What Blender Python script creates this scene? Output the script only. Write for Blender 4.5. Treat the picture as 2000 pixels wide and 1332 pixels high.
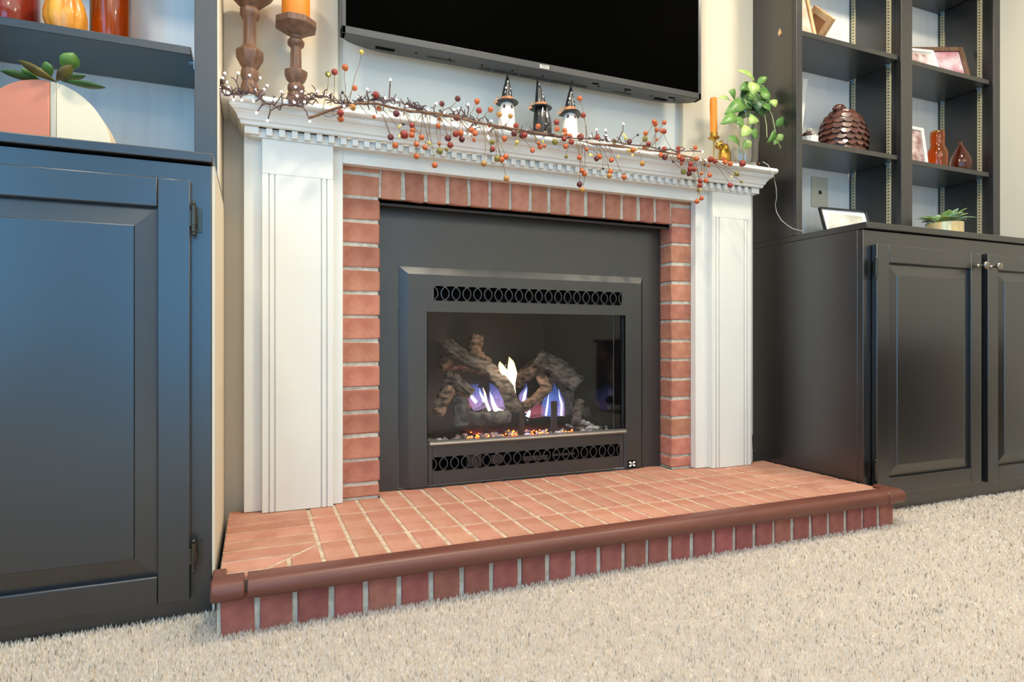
import bpy, bmesh, math, random
from mathutils import Vector, Matrix, Quaternion, noise
random.seed(7)
for o in list(bpy.data.objects): bpy.data.objects.remove(o)
SC = bpy.context.scene; COL = SC.collection
# ------------------------------------------------------------------ camera
CAM = Vector((-0.3297, -1.7792, 0.5396)); YAW = math.radians(22.597); FPX = 1205.26
cd = bpy.data.cameras.new('camera'); cam = bpy.data.objects.new('camera', cd); COL.objects.link(cam)
cam.location = CAM; cam.rotation_euler = (math.pi/2, 0, -YAW); cd.sensor_width = 36; cd.lens = FPX/2000*36; cd.clip_start = .01
SC.camera = cam
# ------------------------------------------------------------------ world, exposure, lights
w = bpy.data.worlds.new('world'); SC.world = w; w.use_nodes = True
w.node_tree.nodes['Background'].inputs[0].default_value = (.75, .85, 1, 1); w.node_tree.nodes['Background'].inputs[1].default_value = .5
SC.view_settings.view_transform = 'Standard'; SC.view_settings.look = 'None'; SC.view_settings.gamma = 1; SC.view_settings.use_curve_mapping = False
SC.view_settings.exposure = 0.17
def area(name, loc, rot, sx, sy, power, col, spread=180):
    l = bpy.data.lights.new(name, 'AREA'); l.shape = 'RECTANGLE'; l.size = sx; l.size_y = sy; l.energy = power; l.color = col; l.spread = math.radians(spread)
    o = bpy.data.objects.new(name, l); COL.objects.link(o); o.location = loc; o.rotation_euler = rot; return o
RX0, RX1, RY0, RY1, RZ = -1.61, 2.604, -4.7, .087, 2.44
CEIL = [(.38, -.78), (1.75, -.85), (.15, -3.3), (1.9, -3.3), (-.85, -.95)]  # far-end pair and left-cabinet lamp are unseen, added for fill
for i, (x, y) in enumerate(CEIL):
    area('ceiling_light_glow', (x, y, RZ-.035), (0, 0, 0), .17, .17, [26, 19, 10, 10, 10][i], (1, .91, .74))
area('bounce_fill', (.6, -2.9, RZ-.06), (0, 0, 0), 3.2, 2.4, 36, (1, .95, .83))  # large unseen area lamp added as soft fill for bounced room light
def point(name, loc, e, col, r=0):
    l = bpy.data.lights.new(name, 'POINT'); l.energy = e; l.color = col; l.shadow_soft_size = r
    o = bpy.data.objects.new(name, l); COL.objects.link(o); o.location = loc
point('flame_light', (.43, .10, .46), .7, (1, .80, .62)); point('flame_blue_light', (.53, .15, .27), .3, (.5, .55, 1)); point('ember_light', (.33, .17, .29), .35, (1, .45, .4))

# ------------------------------------------------------------------ helpers
def at(px, py, y=None, x=None, z=None):
    r = Vector((math.cos(YAW), -math.sin(YAW), 0)); f = Vector((math.sin(YAW), math.cos(YAW), 0))
    d = f + r*((px-1000)/FPX) - Vector((0, 0, 1))*((py-666)/FPX)
    t = (y-CAM.y)/d.y if y is not None else (x-CAM.x)/d.x if x is not None else (z-CAM.z)/d.z
    return CAM + d*t
def prad(px0, px1, py, y):
    p = at((px0+px1)/2, py, y=y); dep = (p-CAM).dot(Vector((math.sin(YAW), math.cos(YAW), 0))); return (px1-px0)/2*dep/FPX*math.cos(math.atan(((px0+px1)/2-1000)/FPX))
def lin(c): return tuple(((v/255)/12.92 if v/255 <= .04045 else ((v/255+.055)/1.055)**2.4) for v in c)
MATS = {}
def mat(name, rgb, rough=.5, metal=0, var=0, vscale=8, rgb2=None, bump=0, bscale=60, spec=.5, coat=0, rnd=0, emit=0, trans=0, ior=1.45, alpha=1, vdetail=4, stretch=None, sheen=0):
    m = bpy.data.materials.new(name); m.use_nodes = True; nt = m.node_tree; N = nt.nodes; L = nt.links; b = N['Principled BSDF']
    c = lin(rgb); b.inputs['Base Color'].default_value = (*c, 1); b.inputs['Roughness'].default_value = rough; b.inputs['Metallic'].default_value = metal
    b.inputs['Specular IOR Level'].default_value = spec; b.inputs['Coat Weight'].default_value = coat; b.inputs['IOR'].default_value = ior
    b.inputs['Transmission Weight'].default_value = trans; b.inputs['Coat Roughness'].default_value = .30 if name.startswith(('cabinet', 'insert_m')) else .12
    if sheen: b.inputs['Sheen Weight'].default_value = sheen
    if emit: b.inputs['Emission Color'].default_value = (*c, 1); b.inputs['Emission Strength'].default_value = emit
    tc = N.new('ShaderNodeTexCoord'); src = tc.outputs['Object']
    if stretch:
        mp = N.new('ShaderNodeMapping'); mp.inputs['Scale'].default_value = stretch; L.new(src, mp.inputs[0]); src = mp.outputs[0]
    if rgb2 or var:
        n = N.new('ShaderNodeTexNoise'); n.inputs['Scale'].default_value = vscale; n.inputs['Detail'].default_value = vdetail; L.new(src, n.inputs['Vector'])
        cr = N.new('ShaderNodeValToRGB'); cr.color_ramp.elements[0].position = .35; cr.color_ramp.elements[1].position = .65
        c2 = lin(rgb2) if rgb2 else tuple(v*(1-var) for v in c)
        cr.color_ramp.elements[0].color = (*c, 1); cr.color_ramp.elements[1].color = (*c2, 1); L.new(n.outputs['Fac'], cr.inputs[0]); out = cr.outputs[0]
        if rnd:
            oi = N.new('ShaderNodeObjectInfo'); hs = N.new('ShaderNodeHueSaturation')
            mr = N.new('ShaderNodeMapRange'); mr.inputs[3].default_value = 1-rnd; mr.inputs[4].default_value = 1+rnd
            L.new(oi.outputs['Random'], mr.inputs[0]); L.new(mr.outputs[0], hs.inputs['Value']); L.new(out, hs.inputs['Color'])
            m2 = N.new('ShaderNodeMath'); m2.operation = 'MULTIPLY'; m2.inputs[1].default_value = 7.31; fr = N.new('ShaderNodeMath'); fr.operation = 'FRACT'
            L.new(oi.outputs['Random'], m2.inputs[0]); L.new(m2.outputs[0], fr.inputs[0])
            mh = N.new('ShaderNodeMapRange'); mh.inputs[3].default_value = .5-rnd*.05; mh.inputs[4].default_value = .5+rnd*.05; L.new(fr.outputs[0], mh.inputs[0]); L.new(mh.outputs[0], hs.inputs['Hue'])
            out = hs.outputs[0]
        L.new(out, b.inputs['Base Color'])
    if bump:
        n2 = N.new('ShaderNodeTexNoise'); n2.inputs['Scale'].default_value = bscale; n2.inputs['Detail'].default_value = 5; L.new(src, n2.inputs['Vector'])
        bp = N.new('ShaderNodeBump'); bp.inputs['Strength'].default_value = bump; bp.inputs['Distance'].default_value = .002; L.new(n2.outputs['Fac'], bp.inputs['Height']); L.new(bp.outputs[0], b.inputs['Normal'])
    MATS[name] = m; return m
class MB:
    def __init__(s): s.v = []; s.f = []
    def add(s, vs, fs):
        n = len(s.v); s.v += [tuple(v) for v in vs]; s.f += [tuple(i+n for i in f) for f in fs]; return s
    def box(s, x0, x1, y0, y1, z0, z1, M=None):
        vs = [Vector((x, y, z)) for x in (x0, x1) for y in (y0, y1) for z in (z0, z1)]
        if M: vs = [M @ v for v in vs]
        return s.add(vs, [(0, 1, 3, 2), (4, 6, 7, 5), (0, 4, 5, 1), (2, 3, 7, 6), (0, 2, 6, 4), (1, 5, 7, 3)])
    def lathe(s, c, prof, n=24, rot=0, sx=1, sy=1, M=None, cap=True):
        vs = []; 
        for r, z in prof:
            for k in range(n):
                a = rot+2*math.pi*k/n; v = Vector((r*math.cos(a)*sx, r*math.sin(a)*sy, z)); v = (M @ v) if M else v; vs.append(v+Vector(c))
        fs = []
        for i in range(len(prof)-1):
            for k in range(n): fs.append((i*n+k, i*n+(k+1) % n, (i+1)*n+(k+1) % n, (i+1)*n+k))
        if cap: fs.append(tuple(range(n-1, -1, -1))); m = (len(prof)-1)*n; fs.append(tuple(m+k for k in range(n)))
        return s.add(vs, fs)
    def ball(s, c, r, n=10, m=7, sx=1, sy=1, sz=1, M=None):
        return s.lathe(c, [(r*math.sin(math.pi*max(.001, min(.999, i/m))), -r*sz*math.cos(math.pi*i/m)) for i in range(m+1)], n, 0, sx, sy, M, cap=False)
    def tube(s, pts, rad, n=6, cap=True):
        pts = [Vector(p) for p in pts]; rad = rad if isinstance(rad, (list, tuple)) else [rad]*len(pts); vs = []; up = None
        for i, p in enumerate(pts):
            d = (pts[min(i+1, len(pts)-1)]-pts[max(i-1, 0)]); d = d.normalized() if d.length > 1e-9 else Vector((0, 0, 1))
            if up is None: up = d.orthogonal().normalized()
            up = (up-d*up.dot(d)); up = up.normalized() if up.length > 1e-6 else d.orthogonal().normalized(); w_ = d.cross(up)
            for k in range(n): a = 2*math.pi*k/n; vs.append(p+(up*math.cos(a)+w_*math.sin(a))*rad[i])
        fs = [(i*n+k, i*n+(k+1) % n, (i+1)*n+(k+1) % n, (i+1)*n+k) for i in range(len(pts)-1) for k in range(n)]
        if cap: fs.append(tuple(range(n-1, -1, -1))); m = (len(pts)-1)*n; fs.append(tuple(m+k for k in range(n)))
        return s.add(vs, fs)
    def prism(s, poly, axis, a, b):
        n = len(poly)
        def P(u, v, t): return {'z': (u, v, t), 'y': (u, t, v), 'x': (t, u, v)}[axis]
        vs = [P(u, v, a) for u, v in poly]+[P(u, v, b) for u, v in poly]
        return s.add(vs, [tuple(range(n)), tuple(range(2*n-1, n-1, -1))]+[(i, i+n, (i+1) % n+n, (i+1) % n) for i in range(n)])
    def leaf(s, a, b, wd, nrm=(0, -1, 0), curl=.12, n=7, fold=.18, shape=1.0):
        a = Vector(a); b = Vector(b); d = b-a; Ln = d.length; d.normalize(); nr = Vector(nrm); nr = (nr-d*nr.dot(d)).normalized(); sd = d.cross(nr); vs = []
        for i in range(n+1):
            t = i/n; wv = wd*.5*(math.sin(math.pi*min(1, t**(.75*shape)))**.8 if 0 < t < 1 else .02); c = a+d*(Ln*t)+nr*(Ln*curl*math.sin(math.pi*t))
            vs += [c-sd*wv+nr*wv*fold, c, c+sd*wv+nr*wv*fold]
        fs = []
        for i in range(n):
            for k in (0, 1): fs.append((i*3+k, i*3+k+1, i*3+k+4, i*3+k+3))
        return s.add(vs, fs)
    def build(s, name, m, parent=None, smooth=False, bevel=0, seg=2, kind=None, label=None, thick=0):
        me = bpy.data.meshes.new(name); me.from_pydata(s.v, [], s.f)
        bm = bmesh.new(); bm.from_mesh(me); bmesh.ops.recalc_face_normals(bm, faces=bm.faces); bm.to_mesh(me); bm.free()
        for p in me.polygons: p.use_smooth = smooth
        me.materials.append(MATS[m] if isinstance(m, str) else m); me.update()
        o = bpy.data.objects.new(name, me); COL.objects.link(o)
        if parent: o.parent = parent; o.matrix_parent_inverse = parent_inv(parent)
        if thick: md = o.modifiers.new('t', 'SOLIDIFY'); md.thickness = thick
        if bevel:
            md = o.modifiers.new('b', 'BEVEL'); md.width = bevel; md.segments = seg; md.limit_method = 'ANGLE'; md.angle_limit = math.radians(40)
            for p in me.polygons: p.use_smooth = True
        if smooth or bevel:
            try: me.set_sharp_from_angle(angle=math.radians(38))
            except Exception: pass
        if kind: o['kind'] = kind
        if label: o['label'] = label
        return o
def parent_inv(p):
    M = Matrix.Translation(p.location) @ p.rotation_euler.to_matrix().to_4x4()
    q = p.parent
    if q: M = (Matrix.Translation(q.location) @ q.rotation_euler.to_matrix().to_4x4()) if p.type == 'EMPTY' else (Matrix.Translation(q.location))
    if p.type == 'MESH': return Matrix.Identity(4) if p.matrix_parent_inverse == Matrix.Identity(4) or True else M
    return M.inverted()
def thing(name, label, cat, loc=(0, 0, 0), group=None):
    o = bpy.data.objects.new(name, None); COL.objects.link(o); o.empty_display_size = .05; o.location = loc; o['label'] = label; o['category'] = cat
    if group: o['group'] = group
    return o
def tag(o, label, cat, group=None):
    o['label'] = label; o['category'] = cat
    if group: o['group'] = group
    return o
def struct(name, mb, m, **k): return mb.build(name, m, kind='structure', **k)
def copyobj(src, name, loc, parent=None, rot=None, scale=None):
    o = src.copy(); COL.objects.link(o); o.name = name; o.location = loc
    if rot: o.rotation_euler = rot
    if scale: o.scale = scale
    if parent: o.parent = parent; o.matrix_parent_inverse = parent_inv(parent)
    return o

# ------------------------------------------------------------------ materials
mat('carpet', (236, 226, 212), .95, rgb2=(186, 172, 154), vscale=140, bump=.8, bscale=420)
mat('wall_cream', (222, 208, 184), .75, var=.05, vscale=3, bump=.06, bscale=160)
mat('wall_grey', (214, 214, 206), .75, var=.04, vscale=3, bump=.06, bscale=160)
mat('wall_right', (214, 205, 186), .75, var=.04, vscale=3, bump=.06, bscale=160)
mat('ceiling', (238, 234, 226), .85, bump=.1, bscale=200)
mat('panel_pale', (240, 240, 236), .6, var=.07, vscale=40, stretch=(1, 1, .05))
mat('mantel_white', (224, 222, 213), .38, var=.03, vscale=6, bump=.03, bscale=120)
mat('cabinet_black', (17, 17, 20), .33, var=.25, vscale=3, bump=.05, bscale=90, spec=.9, coat=.9)
mat('cabinet_edge', (22, 22, 24), .36, bump=.05, bscale=90, spec=.9, coat=.6)
mat('brick_wall', (188, 130, 107), .85, rgb2=(166, 106, 86), vscale=22, bump=.75, bscale=190, rnd=.14, spec=.25)
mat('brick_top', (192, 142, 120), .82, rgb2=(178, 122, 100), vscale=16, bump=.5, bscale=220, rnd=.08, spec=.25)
mat('brick_front', (166, 102, 88), .85, rgb2=(144, 84, 76), vscale=20, bump=.9, bscale=190, rnd=.16, spec=.25)  # purple-red base partly carries the blue window light on the front face
mat('mortar', (206, 200, 184), .95, rgb2=(178, 170, 156), vscale=60, bump=1, bscale=240, spec=.2)
mat('mortar_top', (210, 190, 166), .95, rgb2=(178, 156, 134), vscale=60, bump=1, bscale=240, spec=.2)
mat('nosing', (112, 66, 54), .42, rgb2=(96, 54, 44), vscale=14, stretch=(.3, 3, 3), bump=.08, bscale=60)
mat('insert_metal', (46, 48, 49), .42, metal=.3, var=.1, vscale=5, bump=.08, bscale=500, spec=.8, coat=.9)
mat('insert_trim', (150, 146, 140), .35, metal=.8)
mat('void', (3, 3, 4), .9, spec=.08)
mat('firebox', (12, 12, 14), .12, spec=.6)
mat('firebox_back', (13, 12, 12), .5)
mat('glass', (255, 255, 255), .02, trans=1, ior=1.45, spec=.5); mat('pane_glass', (255, 255, 255), .03, trans=1, ior=1.28)
mat('log_grey', (104, 94, 84), .9, rgb2=(26, 23, 21), vscale=38, bump=1, bscale=70, stretch=(1, 1, 2.2), vdetail=10)
mat('log_tan', (150, 120, 98), .9, rgb2=(46, 33, 28), vscale=34, bump=1, bscale=70, stretch=(1, 1, 2), vdetail=10)
mat('log_char', (104, 100, 96), .9, rgb2=(30, 28, 28), vscale=34, bump=1, bscale=60, vdetail=8)
mat('rock', (210, 204, 192), .9, rgb2=(54, 52, 48), vscale=26, bump=1, bscale=90, vdetail=8)
mat('burner_red', (70, 22, 18), .5, bump=.4, bscale=60)
mat('steel_dark', (38, 30, 28), .6)
mat('tv_black', (0, 0, 0), .6, spec=.01)
mat('tv_bezel', (74, 74, 74), .34, metal=.4)
mat('tv_shell', (66, 66, 66), .45, bump=.1, bscale=700)
mat('silver', (190, 190, 188), .3, metal=.8)
mat('wood_brown', (122, 90, 70), .45, rgb2=(96, 68, 52), vscale=12, stretch=(6, 6, 1), bump=.15, bscale=60)
mat('wood_dark', (62, 36, 26), .5, rgb2=(48, 27, 20), vscale=10, stretch=(1, 6, 6)); mat('wax_orange', (236, 132, 34), .5, var=.12, vscale=20)
mat('wire_brown', (82, 60, 58), .6, bump=.4, bscale=200)
mat('twig', (128, 90, 64), .8, rgb2=(84, 58, 48), vscale=60, bump=.5, bscale=200)
mat('twig_green', (132, 116, 60), .8, rgb2=(96, 80, 50), vscale=60)
for nme, c in dict(berry_red=(158, 50, 34), berry_dark=(104, 30, 34), berry_orange=(206, 100, 44), berry_ochre=(196, 138, 66), berry_olive=(140, 128, 50), berry_black=(46, 34, 42), berry_yellow=(226, 200, 96)).items():
    mat(nme, c, .35, var=.3, vscale=90, bump=.4, bscale=200, coat=.2)
mat('bulb', (255, 246, 250), .3, emit=14)
mat('ghost_white', (238, 228, 216), .5, var=.04)
mat('witch_black', (26, 25, 28), .42, coat=.3)
mat('hat_brown', (60, 40, 34), .6)
mat('ribbon', (206, 142, 96), .7, rgb2=(150, 92, 56), vscale=160)
mat('eye_dark', (64, 30, 30), .4)
mat('gold', (196, 150, 62), .28, metal=.85, var=.3, vscale=60, bump=.5, bscale=90)
mat('leaf_green', (104, 142, 66), .42, rgb2=(74, 116, 52), vscale=30)
mat('leaf_light', (172, 192, 112), .42, rgb2=(134, 164, 82), vscale=30)
mat('leaf_dark', (66, 100, 52), .42, rgb2=(46, 78, 44), vscale=30)
mat('leaf_olive', (120, 116, 50), .4, rgb2=(82, 66, 42), vscale=25)
mat('leaf_sage', (164, 186, 150), .55, rgb2=(126, 156, 118), vscale=40)
mat('stem_pale', (196, 210, 150), .5)
mat('cable_white', (214, 206, 190), .5)
mat('amber', (236, 140, 40), .04, trans=.95, ior=1.4, coat=.4)
mat('amber_dark', (176, 92, 60), .04, trans=.92, ior=1.4, coat=.5)
mat('jar_red', (176, 64, 40), .06, trans=.6, ior=1.4, coat=.6)
mat('pumpkin', (240, 168, 58), .35, rgb2=(206, 112, 34), vscale=14, coat=.4)
mat('peach', (214, 132, 104), .6, var=.06); mat('cream_pot', (238, 220, 188), .6, var=.03); mat('grey_stripe', (200, 190, 168), .6)
mat('bird_brown', (104, 60, 48), .38, rgb2=(70, 38, 32), vscale=25, coat=.3, bump=.3, bscale=60)
mat('wood_light', (226, 184, 136), .6, rgb2=(206, 156, 106), vscale=14, stretch=(5, 5, 1))
mat('wood_mid', (176, 116, 68), .6)
mat('white_paint', (236, 232, 224), .5)
mat('photo_a', (226, 208, 204), .3, rgb2=(150, 110, 104), vscale=26); mat('photo_b', (232, 220, 224), .3, rgb2=(196, 130, 140), vscale=16)
mat('photo_c', (236, 232, 220), .3, rgb2=(190, 184, 170), vscale=14); mat('photo_d', (228, 214, 196), .3, rgb2=(206, 176, 150), vscale=12)
mat('mat_white', (240, 238, 232), .6)
mat('plate', (206, 200, 178), .45)
mat('standard', (206, 196, 160), .35, metal=.5); mat('slot', (40, 38, 30), .6); mat('clip', (150, 176, 190), .3, metal=.6)
mat('hinge_metal', (82, 78, 70), .3, metal=.85, bump=.3, bscale=200); mat('nickel', (150, 142, 130), .25, metal=.95)
mat('gold_pot', (232, 206, 150), .3, metal=.35, coat=.4)
mat('window_pane', (106, 184, 240), .3, emit=3.5)
mat('curtain', (92, 96, 120), .9, rgb2=(120, 84, 66), vscale=9, stretch=(6, 1, .1))
mat('lamp_glow', (255, 236, 205), .4, emit=9)
mat('ember_hot', (255, 92, 24), .6, emit=9)

# ------------------------------------------------------------------ the room
HZ = .0916; S = .0677; Y0 = 0.0
struct('floor', MB().box(RX0-.1, RX1+.1, RY0-.1, .10, -.06, -.010), 'carpet')
struct('ceiling', MB().box(RX0-.1, RX1+.1, RY0-.1, .6, RZ, RZ+.05), 'ceiling')
m = MB()   # chimney wall in cream, hole for the firebox
for x0, x1 in ((RX0-.1, -.0), (1.016, RX1+.1)): m.box(x0, x1, .087, .20, -.06, RZ)
m.box(0, 1.016, .087, .20, .95, RZ); m.box(-.1, 1.1, .5, .6, -.06, 1.2)
m.box(-.4085, -.1096, .0555, .087, -.06, RZ); m.box(1.108, 1.4375, .0555, .087, -.06, RZ)
struct('wall_back', m, 'wall_cream')
struct('wall_back_niche', MB().box(-.1096, 1.108, .080, .0869, 1.0, RZ), 'wall_grey')
struct('wall_right', MB().box(RX1, RX1+.1, RY0-.1, .20, -.06, RZ), 'wall_right')
wy0, wy1 = -3.45, -1.25
struct('wall_left', MB().box(RX0-.1, RX0, RY0-.1, wy0, -.06, RZ).box(RX0-.1, RX0, wy1, .20, -.06, RZ).box(RX0-.1, RX0, wy0, wy1, -.06, .40).box(RX0-.1, RX0, wy0, wy1, 2.1, RZ), 'wall_cream')
win = MB()
for y in (wy0, (wy0+wy1)/2-.03, wy1-.06): win.box(RX0-.06, RX0+.01, y, y+.06, .40, 2.1)
for z in (.40, 2.04): win.box(RX0-.06, RX0+.01, wy0, wy1, z, z+.06)
w2 = struct('window_2', win, 'white_paint')
MB().box(RX0-.05, RX0-.04, wy0, wy1, .40, 2.1).build('pane', 'window_pane', w2)
m = MB(); wx0, wx1, wz0, wz1 = -1.5, .4, .12, 2.2
m.box(RX0-.1, wx0, RY0-.1, RY0, -.06, RZ).box(wx1, RX1+.1, RY0-.1, RY0, -.06, RZ).box(wx0, wx1, RY0-.1, RY0, -.06, wz0).box(wx0, wx1, RY0-.1, RY0, wz1, RZ)
struct('wall_front', m, 'wall_cream')
win = MB()
for x in (wx0, (wx0+wx1)/2-.03, wx1-.06): win.box(x, x+.06, RY0-.06, RY0+.01, wz0, wz1)
for z in (wz0, wz1-.06): win.box(wx0, wx1, RY0-.06, RY0+.01, z, z+.06)
wf = struct('window_1', win, 'white_paint')
MB().box(wx0, wx1, RY0-.05, RY0-.04, wz0, wz1).build('pane', 'window_pane', wf)
def curtain(x0, x1, lab):
    m = MB(); n = 60; vs = []
    for i in range(n+1):
        x = x0+(x1-x0)*i/n; y = RY0+.07+.025*math.sin(i*1.05); vs += [(x, y, .02), (x, y, 2.3)]
    m.add(vs, [(2*i, 2*i+1, 2*i+3, 2*i+2) for i in range(n)])
    tag(m.build('curtain', 'curtain', thick=.004, smooth=True), lab, 'curtain')
curtain(-1.58, -1.28, 'blue and brown striped curtain at the left end of the glass door'); curtain(.22, .62, 'blue and brown striped curtain at the right end of the glass door')
for i, (x, y) in enumerate(CEIL):
    t = thing('ceiling_light', 'round recessed ceiling light %s' % ['above the hearth, left one', 'above the hearth, right one', 'added for fill at the far end, left one', 'added for fill at the far end, right one', 'added for fill above the left cabinet'][i], 'light', (x, y, RZ), 'recessed ceiling lights')
    MB().lathe((x, y, 0), [(.13, RZ), (.13, RZ-.012), (.10, RZ-.016), (.10, RZ)], 24).build('trim_ring', 'white_paint', t, smooth=True)
    MB().lathe((x, y, 0), [(.098, RZ-.010), (.098, RZ-.018)], 24).build('diffuser', 'lamp_glow', t)
# cream returns between the cabinets and the chimney wall
struct('trim_1', MB().box(-.410, -.405, -.398, .055, -.01, .892), 'wall_cream')
struct('trim_2', MB().box(-.4135, -.4095, -.148, .055, .9145, RZ), 'wall_cream')
struct('baseboard_right', MB().box(RX1-.015, RX1, RY0, -.42, -.01, .09), 'mantel_white', bevel=.003)
struct('baseboard_front', MB().box(.65, RX1-.02, RY0, RY0+.015, -.01, .09), 'mantel_white', bevel=.003)

# ------------------------------------------------------------------ carpet pile
def carpet():
    import numpy as np
    rng = np.random.default_rng(3); c = np.array([CAM.x, CAM.y])
    N = 1150000; xs = rng.uniform(RX0, RX1, N); ys = rng.uniform(-2.4, -.40, N)
    d = np.hypot(xs-c[0], ys-c[1]); p = np.clip(1.15/np.maximum(d, .9), .25, 1)**2.0
    k = (rng.uniform(0, 1, N) < p) & ~((xs > -.40) & (xs < 1.436) & (ys > -.520)) & ~((ys > -1.7) & (xs < -1.25)) & ~((ys < -1.75))
    xs = xs[k]; ys = ys[k]; p = p[k]; n = len(xs)
    sc = 1/np.sqrt(p); w_ = .00082*sc*rng.uniform(.8, 1.3, n); h = rng.uniform(.008, .0125, n); a = rng.uniform(0, 2*np.pi, n); b = rng.uniform(0, 2*np.pi, n); ln = rng.uniform(.001, .0042, n)*np.sqrt(sc)
    # tufts beside a wall of the hearth or cabinet lean out over its edge a little
    V = np.empty((n, 5, 3), np.float32); ca, sa = np.cos(a), np.sin(a); cb, sb = np.cos(b)*ln, np.sin(b)*ln
    for j, (t, s_, u) in enumerate(((0, -1, 0), (0, 1, 0), (.6, -1, .45), (.6, 1, .45))):
        V[:, j, 0] = xs+s_*w_*ca+cb*u; V[:, j, 1] = ys+s_*w_*sa+sb*u; V[:, j, 2] = -.0105+h*t
    V[:, 4, 0] = xs+cb; V[:, 4, 1] = ys+sb; V[:, 4, 2] = -.0105+h
    me = bpy.data.meshes.new('carpet_pile'); me.vertices.add(n*5); me.vertices.foreach_set('co', V.ravel())
    idx = (np.arange(n)*5)[:, None]+np.array([0, 1, 3, 2, 2, 3, 4])[None]; me.loops.add(n*7); me.loops.foreach_set('vertex_index', idx.ravel().astype(np.int32))
    me.polygons.add(n*2); st = (np.arange(n)*7)[:, None]+np.array([0, 4])[None]; me.polygons.foreach_set('loop_start', st.ravel().astype(np.int32))
    me.update(calc_edges=True); me.validate()
    ca_ = me.color_attributes.new('tone', 'FLOAT_COLOR', 'POINT'); tone = rng.uniform(.90, 1.0, n); dk = rng.uniform(0, 1, n) < .045; tone = np.where(dk, rng.uniform(.30, .55, n), tone)
    tn = np.repeat(tone[:, None], 5, 1); tn[:, 0:2] *= .9; cc = np.ones((n, 5, 4), np.float32); cc[..., 0] = tn; cc[..., 1] = tn*.985; cc[..., 2] = tn*.96; ca_.data.foreach_set('color', cc.ravel())
    m = bpy.data.materials.new('pile'); m.use_nodes = True; nt = m.node_tree; b_ = nt.nodes['Principled BSDF']; b_.inputs['Roughness'].default_value = .9; b_.inputs['Specular IOR Level'].default_value = .15
    at_ = nt.nodes.new('ShaderNodeAttribute'); at_.attribute_name = 'tone'; mx = nt.nodes.new('ShaderNodeMix'); mx.data_type = 'RGBA'; mx.blend_type = 'MULTIPLY'; mx.inputs[0].default_value = 1
    mx.inputs[6].default_value = (*lin((250, 242, 232)), 1); nt.links.new(at_.outputs['Color'], mx.inputs[7]); nt.links.new(mx.outputs[2], b_.inputs['Base Color']); trn = nt.nodes.new('ShaderNodeBsdfTranslucent'); ms = nt.nodes.new('ShaderNodeMixShader'); ms.inputs[0].default_value = .4; nt.links.new(mx.outputs[2], trn.inputs[0]); nt.links.new(b_.outputs[0], ms.inputs[1]); nt.links.new(trn.outputs[0], ms.inputs[2]); nt.links.new(ms.outputs[0], nt.nodes['Material Output'].inputs[0])
    me.materials.append(m); o = bpy.data.objects.new('carpet_pile', me); COL.objects.link(o); o['kind'] = 'stuff'; tag(o, 'cream shag carpet pile with darker flecks covering the floor', 'carpet')
carpet()

# ------------------------------------------------------------------ bricks
def brick_mesh(name, sx, sy, sz, m, n=5, ch=.0028, jit=.0015):
    out = []
    for q in range(n):
        bm = bmesh.new(); bmesh.ops.create_cube(bm, size=1)
        for v in bm.verts: v.co = Vector((v.co.x*sx, v.co.y*sy, v.co.z*sz))
        bmesh.ops.bevel(bm, geom=list(bm.edges), offset=ch*random.uniform(.7, 1.3), segments=1, affect='EDGES')
        for v in bm.verts: v.co += Vector([random.uniform(-jit, jit) for _ in range(3)])
        me = bpy.data.meshes.new(name); bm.to_mesh(me); bm.free(); me.materials.append(MATS[m]); out.append(me)
    return out
def brick(meshes, loc, parent):
    o = bpy.data.objects.new('brick', random.choice(meshes)); COL.objects.link(o); o.location = Vector(loc)+Vector((0, random.uniform(-.0012, .0012), 0)); o.parent = parent
    o.rotation_euler = (random.uniform(-.006, .006), random.uniform(-.006, .006), random.uniform(-.006, .006)); return o
sur = thing('brick_surround', 'red brick surround framing the black gas fireplace insert', 'brickwork')
B = S-.0100; BL = .194
jm = brick_mesh('jamb_brick', BL, .083, B, 'brick_wall', 6); am = brick_mesh('arch_brick', B, .083, .092, 'brick_wall', 6); tm = brick_mesh('short_brick', BL, .083, .034, 'brick_wall', 2)
zt = HZ+12.643*S
for i in range(-1, 12):
    zc = zt-S*i-S/2
    brick(jm, (-BL/2, .0425, zc), sur); brick(jm, (1.0155+BL/2, .0425, zc), sur)
brick(tm, (-BL/2, .0425, HZ+.022), sur); brick(tm, (1.0155+BL/2, .0425, HZ+.022), sur)
for x in (-BL/2, 1.0155+BL/2): brick(tm, (x, .0425, zt+S+.022), sur)
for i in range(15): brick(am, ((i+.5)*S, .0425, zt+.047), sur)
mo = MB().box(-.2, -.004, .0035, .0862, HZ-.002, 1.085).box(1.0195, 1.2, .0035, .0862, HZ-.002, 1.085).box(-.004, 1.0195, .0035, .0862, zt+.004, 1.085)
mo.build('mortar', 'mortar', sur)
MB().box(.0, 1.0155, .014, .088, .9395, .9478).box(0, 1.0155, .014, .020, .932, .9478).build('lintel', 'steel_dark', sur, label='dark rusty steel lintel under the upright bricks')
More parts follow.
